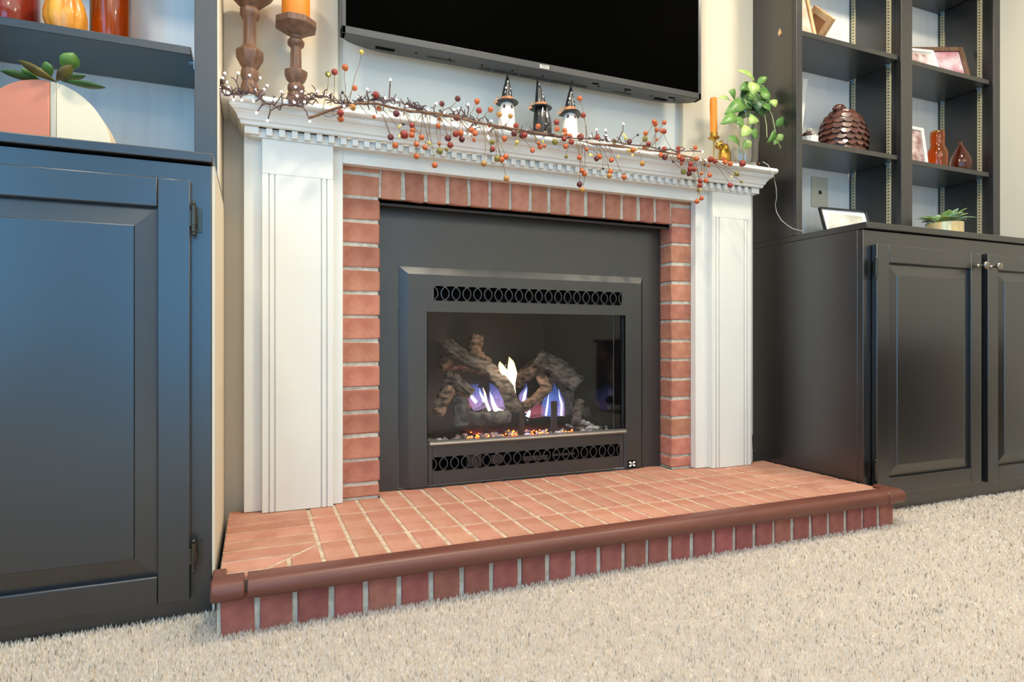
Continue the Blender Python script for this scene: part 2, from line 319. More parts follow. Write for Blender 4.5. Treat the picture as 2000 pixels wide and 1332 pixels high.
# hearth
he = thing('raised_hearth', 'low red brick hearth platform with a brown rounded front edge', 'hearth')
HX0, HX1, HY = -.397, 1.4335, -.5164
MB().box(HX0+.004, HX1-.004, HY+.005, .086, -.02, HZ-.022).box(HX0+.004, HX1-.004, HY+.005, .0, -.02, HZ-.0022).box(.003, 1.0125, 0, .088, -.02, HZ-.0022).build('mortar', 'mortar_top', he)
MB().box(HX0+.002, HX1-.002, HY+.004, HY+.02, -.02, .075).build('front_mortar', 'mortar', he)
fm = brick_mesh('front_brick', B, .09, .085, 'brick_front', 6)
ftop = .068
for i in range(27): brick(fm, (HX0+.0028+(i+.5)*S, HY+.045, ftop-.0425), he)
PT = .0669; x0 = -.200; rows = [(HY-.0, -.344), (-.344, -.136), (-.136, 0.0)]
tb = {}
def topbrick(x0_, x1, y0, y1):
    key = (round(x1-x0_, 3), round(y1-y0, 3))
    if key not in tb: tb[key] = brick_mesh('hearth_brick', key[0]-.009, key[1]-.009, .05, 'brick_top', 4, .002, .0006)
    o = bpy.data.objects.new('brick', random.choice(tb[key])); COL.objects.link(o); o.location = ((x0_+x1)/2, (y0+y1)/2, HZ-.0252+random.uniform(-.0006, .0006)); o.parent = he
    o.rotation_euler = (0, 0, random.uniform(-.004, .004))
for k in range(21):
    xa, xb = x0+PT*k, x0+PT*(k+1)
    for (ya, yb) in rows:
        ye = yb
        if yb == 0.0 and xa > -.005 and xb < 1.02: ye = .07
        topbrick(xa, xb, ya, ye)
def polybrick(poly):
    m = MB().prism(poly, 'z', HZ-.05, HZ); o = m.build('brick', 'brick_top', he, bevel=.002, seg=1)
def shrink(poly, d=.0045):
    c = Vector((sum(p[0] for p in poly)/len(poly), sum(p[1] for p in poly)/len(poly))); out = []; n = len(poly)
    for i in range(n):
        p0, p, p1 = Vector(poly[i-1]), Vector(poly[i]), Vector(poly[(i+1) % n]); a = (p-p0).normalized(); b = (p1-p).normalized()
        na, nb = Vector((-a.y, a.x)), Vector((-b.y, b.x)); mid = (na+nb); k = 1+na.dot(nb); out.append(tuple(p+mid*(d/max(k, .35))))
    return out
def clip(poly, f):  # keep f>=0
    out = []
    for i in range(len(poly)):
        a, b = poly[i-1], poly[i]; fa, fb = f(a), f(b)
        if (fa >= 0) != (fb >= 0): t = fa/(fa-fb); out.append((a[0]+(b[0]-a[0])*t, a[1]+(b[1]-a[1])*t))
        if fb >= 0: out.append(b)
    return out
def side_block(mir):
    # edge bricks laid parallel to the wall, mitred against the front row
    xe, xi = (HX0, -.2) if not mir else (HX1, x0+PT*21)
    A = (-.2, -.352); Bp = (-.352, HY)   # mitre line on the left side
    f = lambda p: (p[0]-A[0])*(Bp[1]-A[1])-(p[1]-A[1])*(Bp[0]-A[0])
    W = abs(xi-xe); toleft = (lambda p: p) if not mir else (lambda p: (-.2-(p[0]-xi), p[1]))
    yb = 0.0; polys = []
    for j in range(8):
        y1 = yb-PT*j if j else 0.0; y0_ = yb-PT*(j+1)
        if y1 <= HY: break
        polys.append(clip([(-.2-W, max(y0_, HY)), (-.2, max(y0_, HY)), (-.2, y1), (-.2-W, y1)], lambda p: -f(p) if fs < 0 else f(p)))
    for j in range(3):
        polys.append(clip([(-.2-.0669*(j+1), HY), (-.2-.0669*j, HY), (-.2-.0669*j, -.34), (-.2-.0669*(j+1), -.34)], lambda p: f(p) if fs < 0 else -f(p)))
    for p in polys:
        if len(p) < 3: continue
        ar = abs(sum(p[i-1][0]*p[i][1]-p[i][0]*p[i-1][1] for i in range(len(p))))/2
        if ar < .0006: continue
        q = shrink(p)
        if mir: q = [(xi+(-.2-u), v) for u, v in q][::-1]
        polybrick(q)
A = (-.2, -.352); Bp = (-.352, HY)
fs = ((-.39-A[0])*(Bp[1]-A[1])-(-.1-A[1])*(Bp[0]-A[0]))
side_block(False); side_block(True)
def nosing(xa, xb):
    pr = [(-.548+.0, .070), (-.5505, .076), (-.5505, .086), (-.547, .0945), (-.540, .0995), (-.531, .1015), (-.504, .1015), (-.5015, .0995), (-.5015, .0918), (-.5015, .064), (-.542, .064)]
    return MB().prism([(y, z) for y, z in pr], 'x', xa, xb)
nosing(-.343, 1.366).build('nosing', 'nosing', he, bevel=.0015)
l = nosing(-.4045, -.3475); l.box(-.4045, -.380, -.503, -.466, .0917, .1015); l.build('nosing_cap', 'nosing', he, bevel=.004)
l = nosing(1.3705, 1.4385); l.box(1.413, 1.4385, -.503, -.46, .0917, .1015); l.build('nosing_cap', 'nosing', he, bevel=.004)

# ------------------------------------------------------------------ mantel
ma = thing('fireplace_mantel', 'white painted wooden mantel with dentil moulding and fluted pilasters', 'mantel')
m = MB(); yb = .0545
m.prism([(-.108, 1.1345), (-.116, 1.1355), (-.1205, 1.140), (-.1205, 1.147), (-.117, 1.1515), (-.112, 1.153), (yb, 1.153), (yb, 1.1345)], 'x', -.4085, 1.385)
m.build('shelf', 'mantel_white', ma, bevel=.0015)
pr = [(0, 1.0895), (.0065, 1.0895), (.009, 1.0915), (.0095, 1.0975), (.012, 1.1005), (.0145, 1.1015), (.0148, 1.104), (.0165, 1.108), (.0195, 1.1135), (.0245, 1.1195), (.0305, 1.1235), (.031, 1.1262), (.0335, 1.1265), (.0335, 1.1345), (0, 1.1345)]
vs = []; CX0, CX1, CY = -.3554, 1.3484, -.068
for p, z in pr: vs += [(CX0-p, yb, z), (CX0-p, CY-p, z), (CX1+p, CY-p, z), (CX1+p, yb, z)]
n = len(pr); fsx = []
for i in range(n):
    j = (i+1) % n
    for k in range(3): fsx.append((i*4+k, i*4+k+1, j*4+k+1, j*4+k))
MB().add(vs, fsx).build('crown_moulding', 'mantel_white', ma)
MB().box(CX0+.012, CX1-.012, -.057, yb, 1.066, 1.0895).build('dentil_band', 'mantel_white', ma)
dm = MB().box(-.0077, .0077, -.0055, .0055, -.0098, .0098).build('dentil', 'mantel_white', ma, bevel=.0006, seg=1)
first = True
for i in range(52):
    x = -.3037+.0077+i*(1.2817+.3037)/51; loc = (x, -.0625, 1.0797)
    if first: dm.location = loc; first = False
    else: copyobj(dm, 'dentil', loc, ma)
for xa, xb in ((CX0, CX0+.0346), (CX1-.0346, CX1)): MB().box(xa, xb, CY, yb, 1.0699, 1.0895).build('corner_block', 'mantel_white', ma, bevel=.0006, seg=1)
MB().box(-.1065, 1.0955, -.030, -.002, 1.030, 1.0895).build('frieze_board', 'mantel_white', ma, bevel=.001)
for xa, xb in ((-.357, -.1065), (1.0955, 1.352)): MB().box(xa, xb, -.030, -.002, HZ+.001, 1.0895).build('backboard', 'mantel_white', ma, bevel=.0015)
# deep returns of the mantel to the wall
for xa, xb in ((-.357, -.340), (1.335, 1.352)): MB().box(xa, xb, -.002, yb, HZ+.001, 1.0895).build('return_board', 'mantel_white', ma, bevel=.001)
for xa, xb in ((-.3135, -.1345), (1.149, 1.3245)):
    m = MB().box(xa, xb, -.049, -.030, HZ+.001, 1.069); W = xb-xa; g = [0, .0155, .0185, .0295, .0325, W-.0325, W-.0295, W-.0185, W-.0155, W]
    for q in range(0, 10, 2): m.box(xa+g[q], xa+g[q+1], -.053, -.049, HZ+.001, .975)
    m.box(xa, xb, -.053, -.049, .975, 1.069); m.build('pilaster', 'mantel_white', ma, bevel=.0012, seg=2)

# ------------------------------------------------------------------ gas insert
ins = thing('fireplace_insert', 'black metal gas fireplace insert with lattice vents and glass front', 'fireplace')
MB().box(.0015, .067, .063, .0685, HZ+.001, .9385).box(.9375, 1.014, .063, .0685, HZ+.001, .9385).box(.067, .9375, .063, .0685, .760, .9385).build('surround_panel', 'insert_metal', ins)
# bevelled face frame
OX0, OX1, OZ1, OZ0 = .0680, .9370, .7655, .098; FX0, FX1, FZ1 = .0945, .9215, .7415; yF, yO = .048, .064
GX0, GX1, GZ0, GZ1 = .1575, .8515, .235, .6285; UX0, UX1, UZ0, UZ1 = .173, .843, .6615, .7095; LX0, LX1, LZ0, LZ1 = .1685, .835, .1415, .1865
MB().add([(OX0, yO, OZ0), (FX0, yF, OZ0), (FX0, yF, FZ1), (OX0, yO, OZ1), (FX0, yO, OZ0)], [(0, 1, 2, 3), (0, 4, 1)]).build('left_bevel', 'insert_metal', ins)
MB().add([(OX1, yO, OZ0), (FX1, yF, OZ0), (FX1, yF, FZ1), (OX1, yO, OZ1)], [(0, 1, 2, 3)]).build('right_bevel', 'insert_metal', ins)
MB().add([(OX0, yO, OZ1), (FX0, yF, FZ1), (FX1, yF, FZ1), (OX1, yO, OZ1)], [(0, 1, 2, 3)]).build('top_bevel', 'insert_metal', ins)
m = MB(); t1 = yF+.004
m.box(FX0, GX0-.004, yF, t1, OZ0, FZ1).box(GX1+.004, FX1, yF, t1, OZ0, FZ1).box(GX0-.004, GX1+.004, yF, t1, UZ1, FZ1).box(GX0-.004, GX1+.004, yF, t1, GZ1, UZ0)
m.box(GX0-.004, UX0, yF, t1, UZ0, UZ1).box(UX1, GX1+.004, yF, t1, UZ0, UZ1)
m.box(GX0-.006, GX0-.004, yF, .075, GZ0, GZ1).box(GX1+.004, GX1+.006, yF, .075, GZ0, GZ1).box(GX0, GX1, t1, .075, GZ1, GZ1+.002)
m.build('face_frame', 'insert_metal', ins)
m = MB(); lb0 = .101; lt = .2205
m.box(.1555, LX0, yF, t1, lb0, lt).box(LX1, .8495, yF, t1, lb0, lt).box(LX0, LX1, yF, t1, lb0, LZ0).box(LX0, LX1, yF, t1, LZ1, lt)
m.build('lower_door', 'insert_metal', ins, bevel=.0008, seg=1)
def grille(x0, x1, z0, z1):
    m = MB(); n = 19; p = (x1-x0)/n; zc = (z0+z1)/2; hh = (z1-z0)/2
    for j in range(-1, n+1):
        c = x0+(j+.5)*p; a = .86*p; seg = []
        def flush():
            if len(seg) > 1: m.tube(seg, .0020, 4)
        for q in range(41):
            th = 2*math.pi*q/40; x = c+a*math.cos(th); z = zc+hh*1.02*math.sin(th)
            if x0-.0005 < x < x1+.0005: seg.append((x, yF+.0006, max(z0, min(z1, z))))
            else: flush(); seg = []
        flush()
    for z in (z0, z1):
        for j in range(n+1): m.prism([(x0+j*p-.006*(j > 0), z), (x0+j*p+.006*(j < n), z), (x0+j*p, z+(.006 if z == z0 else -.006))], 'y', yF+.0008, yF+.003)
    m.build('vent_grille', 'insert_metal', ins)
grille(UX0, UX1, UZ0, UZ1); grille(LX0, LX1, LZ0, LZ1)
MB().box(.150, .860, .060, .062, .640, .735).build('vent_backing', 'void', ins); MB().box(.150, .860, .060, .062, .098, .215).build('vent_backing', 'void', ins)
for q in ((.28, .33, .052, .0598, .145, .185), (.47, .56, .050, .0598, .150, .165), (.58, .66, .050, .0598, .158, .166), (.36, .40, .05, .0598, .150, .178)): MB().box(*q).build('gas_valve', 'steel_dark', ins, bevel=.001)
MB().lathe((0, 0, 0), [(.0058, .1545), (.0058, .853)], 10, M=Matrix(((0, 0, 1), (1, 0, 0), (0, 1, 0)))).build('rail_tmp', 'insert_trim', ins)
bpy.data.objects.remove(bpy.data.objects['rail_tmp'])
MB().tube([(.1565, .036, .2265), (.8525, .036, .2265)], .0048, 10).box(.1565, .8525, .036, .06, .2285, .2345).build('glass_rail', 'insert_trim', ins, smooth=True)
gp = MB().box(GX0-.003, GX1+.003, .062, .066, GZ0-.002, GZ1).build('glass_pane', 'pane_glass', ins)
MB().box(GX1-.030, GX1-.028, .066, .070, GZ0, GZ1).build('glass_edge', 'silver', ins)
MB().box(GX1-.028, GX1+.003, .068, .074, GZ0, GZ1).build('inner_jamb', 'void', ins)
FB0, FB1 = .145, .862
MB().box(FB0, FB1, .42, .425, .19, .66).build('firebox_back', 'firebox_back', ins)
MB().prism([(FB0, .068), (.240, .42), (.236, .425), (FB0-.004, .07)], 'z', .19, .66).build('firebox_side', 'firebox', ins); MB().prism([(FB1, .068), (.722, .42), (.726, .425), (FB1+.004, .07)], 'z', .19, .66).build('firebox_side', 'firebox', ins)
MB().box(FB0, FB1, .068, .425, .655, .66).box(FB0, FB1, .068, .425, .185, .200).build('firebox_shell', 'void', ins)
b = MB().box(.8675, .9005, yF-.0015, yF, .0985, .1235).build('badge', 'void', ins, label='small black badge with a white cross of leaves')
m = MB()
for a in (1, -1):
    for s in (1, -1): m.prism([(.884+s*.0015, .111+a*.0005), (.884+s*.0135, .111+a*.0035), (.884+s*.0115, .111+a*.0095), (.884+s*.003, .111+a*.0075)], 'y', yF-.0022, yF-.0015)
m.build('badge_mark', 'white_paint', b)

# logs, embers, flames
def log(pts, rad, m, label):
    P = []; R = []; rad *= 1.18
    n = 26; K = 22; pts = [at(px, py, y=y) for px, py, y in pts]
    for i in range(n+1):
        t = i/n*(len(pts)-1); k = min(int(t), len(pts)-2); u = t-k; P.append(pts[k].lerp(pts[k+1], u))
        R.append(rad*(1+.14*noise.noise(Vector((i*.55, rad*90, pts[0].x*9))))*(1 if 0 < i < n else .86))
    mb = MB().tube(P, R, K)
    ax = (pts[-1]-pts[0]).normalized()
    for i, v in enumerate(mb.v):
        v = Vector(v); c = P[min(i//K, n)]; d = (v-c); th = (i % K)/K*6.283; k = 1+.13*noise.noise(Vector((v.x*26, v.y*26, v.z*26)))+.24*noise.noise(Vector((math.cos(th)*4.2+rad*500, math.sin(th)*4.2, i//K*.12)))+.07*random.uniform(-1, 1)
        mb.v[i] = tuple(c+d*k)
    tag(mb.build('fire_log', m, smooth=True), label, 'log', 'ceramic logs in the gas fire')
log([(868, 668, .26), (905, 697, .24), (957, 722, .20), (988, 757, .155), (1007, 806, .135)], .0215, 'log_grey', 'longest dark grey fire log, curving from upper left down to the centre')
log([(931, 656, .31), (926, 680, .30), (938, 712, .29)], .021, 'log_tan', 'upright tan log stub at the top left of the fire')
log([(862, 706, .30), (900, 712, .31), (955, 708, .32)], .023, 'log_tan', 'reddish log lying behind the longest log')
log([(868, 735, .20), (890, 745, .19), (920, 772, .17)], .0205, 'log_grey', 'short grey log at the left below the longest log')
log([(877, 758, .15), (866, 780, .13), (852, 808, .115)], .0185, 'log_tan', 'short tan log leaning out at the lower left corner')
log([(899, 778, .13), (899, 806, .115), (900, 832, .11)], .0205, 'log_char', 'dark stump standing at the front left of the fire')
log([(905, 815, .125), (950, 819, .12), (994, 812, .13)], .0185, 'log_char', 'charred log lying flat along the front left')
log([(1048, 697, .26), (1085, 716, .23), (1130, 752, .19)], .0265, 'log_grey', 'thick grey log sloping down at the right of the fire')
log([(1004, 745, .30), (1030, 728, .31), (1066, 704, .33)], .025, 'log_tan', 'reddish log behind the flames at the centre')
log([(1055, 733, .21), (1068, 757, .18), (1048, 779, .16), (1020, 797, .145)], .0155, 'log_tan', 'bent tan branch at the centre right of the flames')
log([(1072, 738, .30), (1104, 760, .27)], .021, 'log_grey', 'short log half hidden under the thick sloping log')
log([(1106, 765, .25), (1110, 812, .22)], .021, 'log_char', 'dark upright log behind the blue flames')
log([(1133, 782, .155), (1129, 806, .135), (1123, 832, .125)], .0135, 'log_grey', 'thin grey stump standing at the front right of the fire')
log([(1152, 788, .24), (1148, 815, .22)], .018, 'log_char', 'dark short log beside the front right stump')
gr = thing('fire_grate', 'dark iron grate with upright posts holding the logs', 'grate', (.5, .2, .2))
p0, p1 = at(925, 826, y=.15), at(1120, 822, y=.15)
MB().box(p0.x, p1.x, .14, .30, .2005, .232).build('burner_tray', 'burner_red', gr, bevel=.002)
for px, pt, pb, y, wd in ((1019, 787, 818, .118, 5), (1083, 784, 818, .13, 5), (949, 786, 804, .16, 5)):
    a, b_ = at(px-wd, pt, y=y), at(px+wd, pb, y=y); MB().box(a.x, b_.x, y, y+.012, .2005, a.z).build('post', 'steel_dark', gr, bevel=.001)
m = MB(); hot = MB(); rng = random.Random(5)
def rock(mb, x, y, z, r):
    n0 = len(mb.v); mb.ball((x, y, z), r, 7, 5, 1, 1, .75)
    for i in range(n0, len(mb.v)):
        v = Vector(mb.v[i]); d = v-Vector((x, y, z)); k = 1+.35*noise.noise(v*120); mb.v[i] = tuple(Vector((x, y, z))+d*k)
for i in range(260):
    x = rng.uniform(.165, .835); y = rng.uniform(.078, .15); rock(m, x, y, .203+rng.uniform(0, .012)+(y-.078)*.25, rng.uniform(.006, .0125))
for i in range(90):
    x = rng.uniform(.70, .84); y = rng.uniform(.09, .20); rock(m, x, y, .208+max(0, .045-abs(x-.745)*.55)*rng.uniform(.4, 1)+(y-.09)*.1, rng.uniform(.006, .011))
mb_ = m.build('ember_bed', 'rock', smooth=True, kind='stuff'); tag(mb_, 'bed of grey and white lava rocks below the fire logs', 'embers')
for px, n in ((925, 12), (1000, 14), (1040, 8), (1062, 7), (1111, 14), (960, 4)):
    for i in range(n):
        p = at(px+rng.gauss(0, 8), 850-(px-930)*.03+rng.uniform(-7, 5), y=.082); hot.ball((p.x, p.y+rng.uniform(-.003, .004), max(.204, p.z)), rng.uniform(.0014, .0034), 6, 4)
hot = hot.build('hot_embers', 'ember_hot', kind='stuff'); tag(hot, 'glowing orange embers scattered among the front rocks', 'embers')
def flame_mat(name, c0, c1, s, dens=.9, hard=0):
    m = bpy.data.materials.new(name); m.use_nodes = True; nt = m.node_tree; N = nt.nodes; L = nt.links; N.remove(N['Principled BSDF']); out = N['Material Output']
    tc = N.new('ShaderNodeTexCoord'); sp = N.new('ShaderNodeSeparateXYZ'); L.new(tc.outputs['Generated'], sp.inputs[0])
    cr = N.new('ShaderNodeValToRGB'); cr.color_ramp.elements[0].color = (*lin(c0), 1); cr.color_ramp.elements[1].color = (*lin(c1), 1); cr.color_ramp.elements[1].position = .8; L.new(sp.outputs[2], cr.inputs[0])
    em = N.new('ShaderNodeEmission'); em.inputs[1].default_value = s; L.new(cr.outputs[0], em.inputs[0]); tr = N.new('ShaderNodeBsdfTransparent'); mx = N.new('ShaderNodeMixShader')
    lw = N.new('ShaderNodeLayerWeight'); lw.inputs[0].default_value = .35; m1 = N.new('ShaderNodeMath'); m1.operation = 'SUBTRACT'; m1.inputs[0].default_value = 1; L.new(lw.outputs['Facing'], m1.inputs[1])
    m2 = N.new('ShaderNodeMapRange'); m2.inputs[1].default_value = .55; m2.inputs[2].default_value = 1.0; m2.inputs[3].default_value = dens; m2.inputs[4].default_value = dens*.25; L.new(sp.outputs[2], m2.inputs[0])
    m3 = N.new('ShaderNodeMath'); m3.operation = 'MULTIPLY'; L.new(m1.outputs[0], m3.inputs[0]); L.new(m2.outputs[0], m3.inputs[1])
    nz = N.new('ShaderNodeTexNoise'); mp = N.new('ShaderNodeMapping'); mp.inputs['Scale'].default_value = (90, 90, 22); L.new(tc.outputs['Object'], mp.inputs[0]); L.new(mp.outputs[0], nz.inputs['Vector']); nz.inputs['Detail'].default_value = 2
    m4 = N.new('ShaderNodeMapRange'); m4.inputs[1].default_value = .36; m4.inputs[2].default_value = .60; m4.inputs[3].default_value = .25 if dens < .9 else .8; L.new(nz.outputs['Fac'], m4.inputs[0]); m5 = N.new('ShaderNodeMath'); m5.operation = 'MULTIPLY'; L.new(m3.outputs[0], m5.inputs[0]); L.new(m4.outputs[0], m5.inputs[1])
    L.new(m5.outputs[0], mx.inputs[0]); L.new(tr.outputs[0], mx.inputs[1]); L.new(em.outputs[0], mx.inputs[2]); L.new(mx.outputs[0], out.inputs[0]); MATS[name] = m
flame_mat('flame_yellow', (255, 250, 238), (255, 222, 150), 4, 1.3); flame_mat('flame_blue', (130, 155, 240), (90, 120, 215), 1.0, .5); flame_mat('flame_violet', (222, 180, 236), (130, 140, 235), 1.15, .5); flame_mat('flame_pink', (235, 130, 140), (190, 80, 120), .8, .45); flame_mat('flame_white', (235, 235, 255), (190, 210, 255), 2.0, .9)
def flame(pts, m, label):
    P = [at(px, py, y=y) for px, py, y, r in pts]; R = [r/640 for *_, r in pts]; PP = []; RR = []
    n = 14
    for i in range(n+1):
        t = i/n*(len(P)-1); k = min(int(t), len(P)-2); u = t-k; u2 = u; PP.append(P[k].lerp(P[k+1], u2)); RR.append(R[k]*(1-u)+R[k+1]*u)
    tag(MB().tube(PP, RR, 12, cap=False).build('flame', m, smooth=True), label, 'flame', 'gas flames')
flame([(1004, 775, .17, 3), (994, 750, .17, 10), (983, 725, .17, 9), (977, 712, .17, 5), (976, 706, .17, .4)], 'flame_yellow', 'left tongue of the yellow flame at the centre')
flame([(1006, 778, .175, 3), (996, 752, .175, 11), (1000, 728, .175, 11), (998, 708, .175, 7), (994, 697, .175, .4)], 'flame_yellow', 'right tallest tongue of the yellow flame at the centre')
flame([(956, 802, .15, 3), (949, 784, .15, 3), (947, 768, .15, 1.8), (943, 757, .15, .4)], 'flame_yellow', 'small white flame at the lower left behind the grate post')
flame([(990, 804, .14, 2.5), (978, 804, .14, 4.5), (968, 799, .14, 5.5), (962, 786, .14, 3.5), (958, 774, .14, .5)], 'flame_yellow', 'low white flame running along the front charred log')
flame([(940, 795, .19, 20), (932, 775, .19, 22), (926, 758, .19, 14), (934, 750, .19, 1)], 'flame_violet', 'violet flame under the longest log at the left')
flame([(975, 798, .20, 20), (972, 780, .20, 22), (966, 762, .20, 14), (956, 748, .20, 1)], 'flame_violet', 'violet flame under the longest log near the centre')
flame([(925, 790, .2, 10), (915, 783, .2, 12), (905, 776, .2, 1)], 'flame_pink', 'pink glow flame beside the dark stump')
flame([(1028, 790, .20, 8), (1020, 775, .20, 10), (1027, 760, .2, 5), (1028, 748, .2, .5)], 'flame_violet', 'small blue flame left of the bent branch')
flame([(1050, 812, .2, 22), (1048, 800, .2, 22), (1046, 788, .2, 12), (1050, 778, .2, 1)], 'flame_pink', 'pink flame behind the bent branch')
flame([(1068, 812, .19, 14), (1068, 790, .19, 13), (1072, 768, .19, 9), (1070, 750, .19, 1)], 'flame_blue', 'blue flame right of the bent branch')
flame([(1084, 812, .21, 16), (1082, 790, .21, 15), (1084, 765, .21, 9), (1082, 748, .21, 1)], 'flame_blue', 'tall blue flame behind the right grate post')
flame([(1095, 812, .19, 9), (1097, 790, .19, 7), (1093, 770, .19, 4), (1090, 757, .19, .5)], 'flame_violet', 'narrow pale flame at the right end of the burner')

for q in (([(948, 800, .17, 2), (944, 780, .17, 3.5), (938, 768, .17, 2.5), (936, 758, .17, .3)], 'thin white flame streak at the left of the violet flames'), ([(930, 786, .17, 4), (922, 776, .17, 4), (916, 766, .17, .3)], 'pale flame wisp left of the thin white streak'), ([(968, 796, .17, 2), (960, 776, .17, 3), (956, 764, .17, .3)], 'pale flame wisp right of the thin white streak'),
          ([(1022, 784, .18, 3), (1025, 770, .18, 3.5), (1029, 756, .18, .3)], 'small white tipped flame beside the centre grate post'), ([(1066, 812, .17, 2.5), (1069, 790, .17, 2.2), (1072, 765, .17, .3)], 'thin pale streak in the blue flame'), ([(1096, 812, .17, 2.2), (1097, 790, .17, 2.8), (1092, 772, .17, 1.6), (1091, 760, .17, .3)], 'curved pale streak at the right end of the flames'), ([(1030, 814, .16, 5), (1034, 804, .16, 3), (1032, 796, .16, .3)], 'low white flame right of the centre grate post')):
    flame(q[0], 'flame_white', q[1])
# ------------------------------------------------------------------ cabinets
def door(par, x0, x1, z0, z1, yf, hinge_left, knob_x=None, b=.0565):
    d = MB().box(x0, x0+b, yf, yf+.019, z0, z1).box(x1-b, x1, yf, yf+.019, z0, z1).box(x0+b, x1-b, yf, yf+.019, z0, z0+b-.003).box(x0+b, x1-b, yf, yf+.019, z1-b, z1).build('door', 'cabinet_black', par, bevel=.0022)
    X0, X1, Z0, Z1 = x0+b, x1-b, z0+b-.003, z1-b; e = .038; g = .0004
    vs = [(X0+g, yf+.011, Z0+g), (X1-g, yf+.011, Z0+g), (X1-g, yf+.011, Z1-g), (X0+g, yf+.011, Z1-g), (X0+e, yf+.0035, Z0+e), (X1-e, yf+.0035, Z0+e), (X1-e, yf+.0035, Z1-e), (X0+e, yf+.0035, Z1-e),
          (X0+e+.0015, yf+.001, Z0+e+.0015), (X1-e-.0015, yf+.001, Z0+e+.0015), (X1-e-.0015, yf+.001, Z1-e-.0015), (X0+e+.0015, yf+.001, Z1-e-.0015)]
    f = [(0, 1, 5, 4), (1, 2, 6, 5), (2, 3, 7, 6), (3, 0, 4, 7), (4, 5, 9, 8), (5, 6, 10, 9), (6, 7, 11, 10), (7, 4, 8, 11), (8, 9, 10, 11)]
    MB().add(vs, f).build('door_panel', 'cabinet_black', d)
    hx = x0-.006 if hinge_left else x1+.006; s = -1 if hinge_left else 1
    for z in (z0+.085, z1-.075):
        m = MB().tube([(hx, yf-.002, z-.026), (hx, yf-.002, z+.026)], .0042, 10).ball((hx, yf-.002, z+.030), .004, 8, 6).ball((hx, yf-.002, z-.030), .004, 8, 6)
        m.box(hx, hx+s*.013, yf+.0165, yf+.0185, z-.024, z+.024).box(hx-s*.008, hx, yf-.0015, yf+.001, z-.015, z+.015).tube([(hx, yf-.002, z-.012), (hx, yf-.002, z+.012)], .0052, 10)
        m.build('hinge', 'hinge_metal', d, smooth=True)
    if knob_x is not None:
        kz = z1-.046; R = Matrix(((1, 0, 0), (0, 0, 1), (0, -1, 0)))
        MB().lathe((knob_x, yf, kz), [(.0075, -.001), (.0072, .002), (.0045, .005), (.0042, .013), (.0085, .018), (.0125, .022), (.0135, .026), (.011, .030), (.005, .032), (.001, .0322)], 18, M=Matrix(((1, 0, 0), (0, 0, -1), (0, 1, 0)))).build('knob', 'nickel', d, smooth=True, label='brushed nickel knob')
    return d
YF = -.40
lc = thing('base_cabinet', 'dark painted base cabinet with raised panel door, left of the fireplace', 'cabinet', (-1.0, -.4, 0))
MB().box(RX0+.001, -.4105, YF, YF+.02, -.010, .892).box(RX0+.001, -.4105, YF+.02, .0865, -.010, .0).box(-.43, -.4105, YF+.02, .0865, 0, .892).box(RX0+.001, RX0+.02, YF+.02, .0865, 0, .892).build('carcase', 'cabinet_black', lc, bevel=.0015)
door(lc, -.967, -.447, .032, .855, -.420, False, -.94); door(lc, -1.52, -.998, .032, .855, -.420, True, -1.02)
tag(MB().box(RX0+.001, -.4075, -.412, .0865, .8955, .9144).build('countertop', 'cabinet_edge', bevel=.002), 'dark painted countertop of the left cabinet, holding the round planter', 'countertop')
rc = thing('base_cabinet', 'black painted two-door base cabinet right of the fireplace', 'cabinet', (2.0, -.4, 0))
MB().box(1.438, RX1-.001, YF-.010, YF+.01, -.010, .891).box(1.438, 1.457, YF+.01, .0865, -.010, .8933).box(RX1-.02, RX1-.001, YF+.01, .0865, -.010, .892).box(1.457, RX1-.02, YF+.01, .0865, -.01, .0).build('carcase', 'cabinet_black', rc, bevel=.0015)
door(rc, 1.474, 1.996, .050, .845, -.430, True, 1.978); door(rc, 2.032, 2.554, .045, .845, -.430, False, 2.050)
tag(MB().box(1.438, RX1-.001, -.4225, .0865, .8935, .9144).build('countertop', 'cabinet_edge', bevel=.002), 'black painted countertop of the right cabinet, holding the small succulent', 'countertop')
YB = -.15
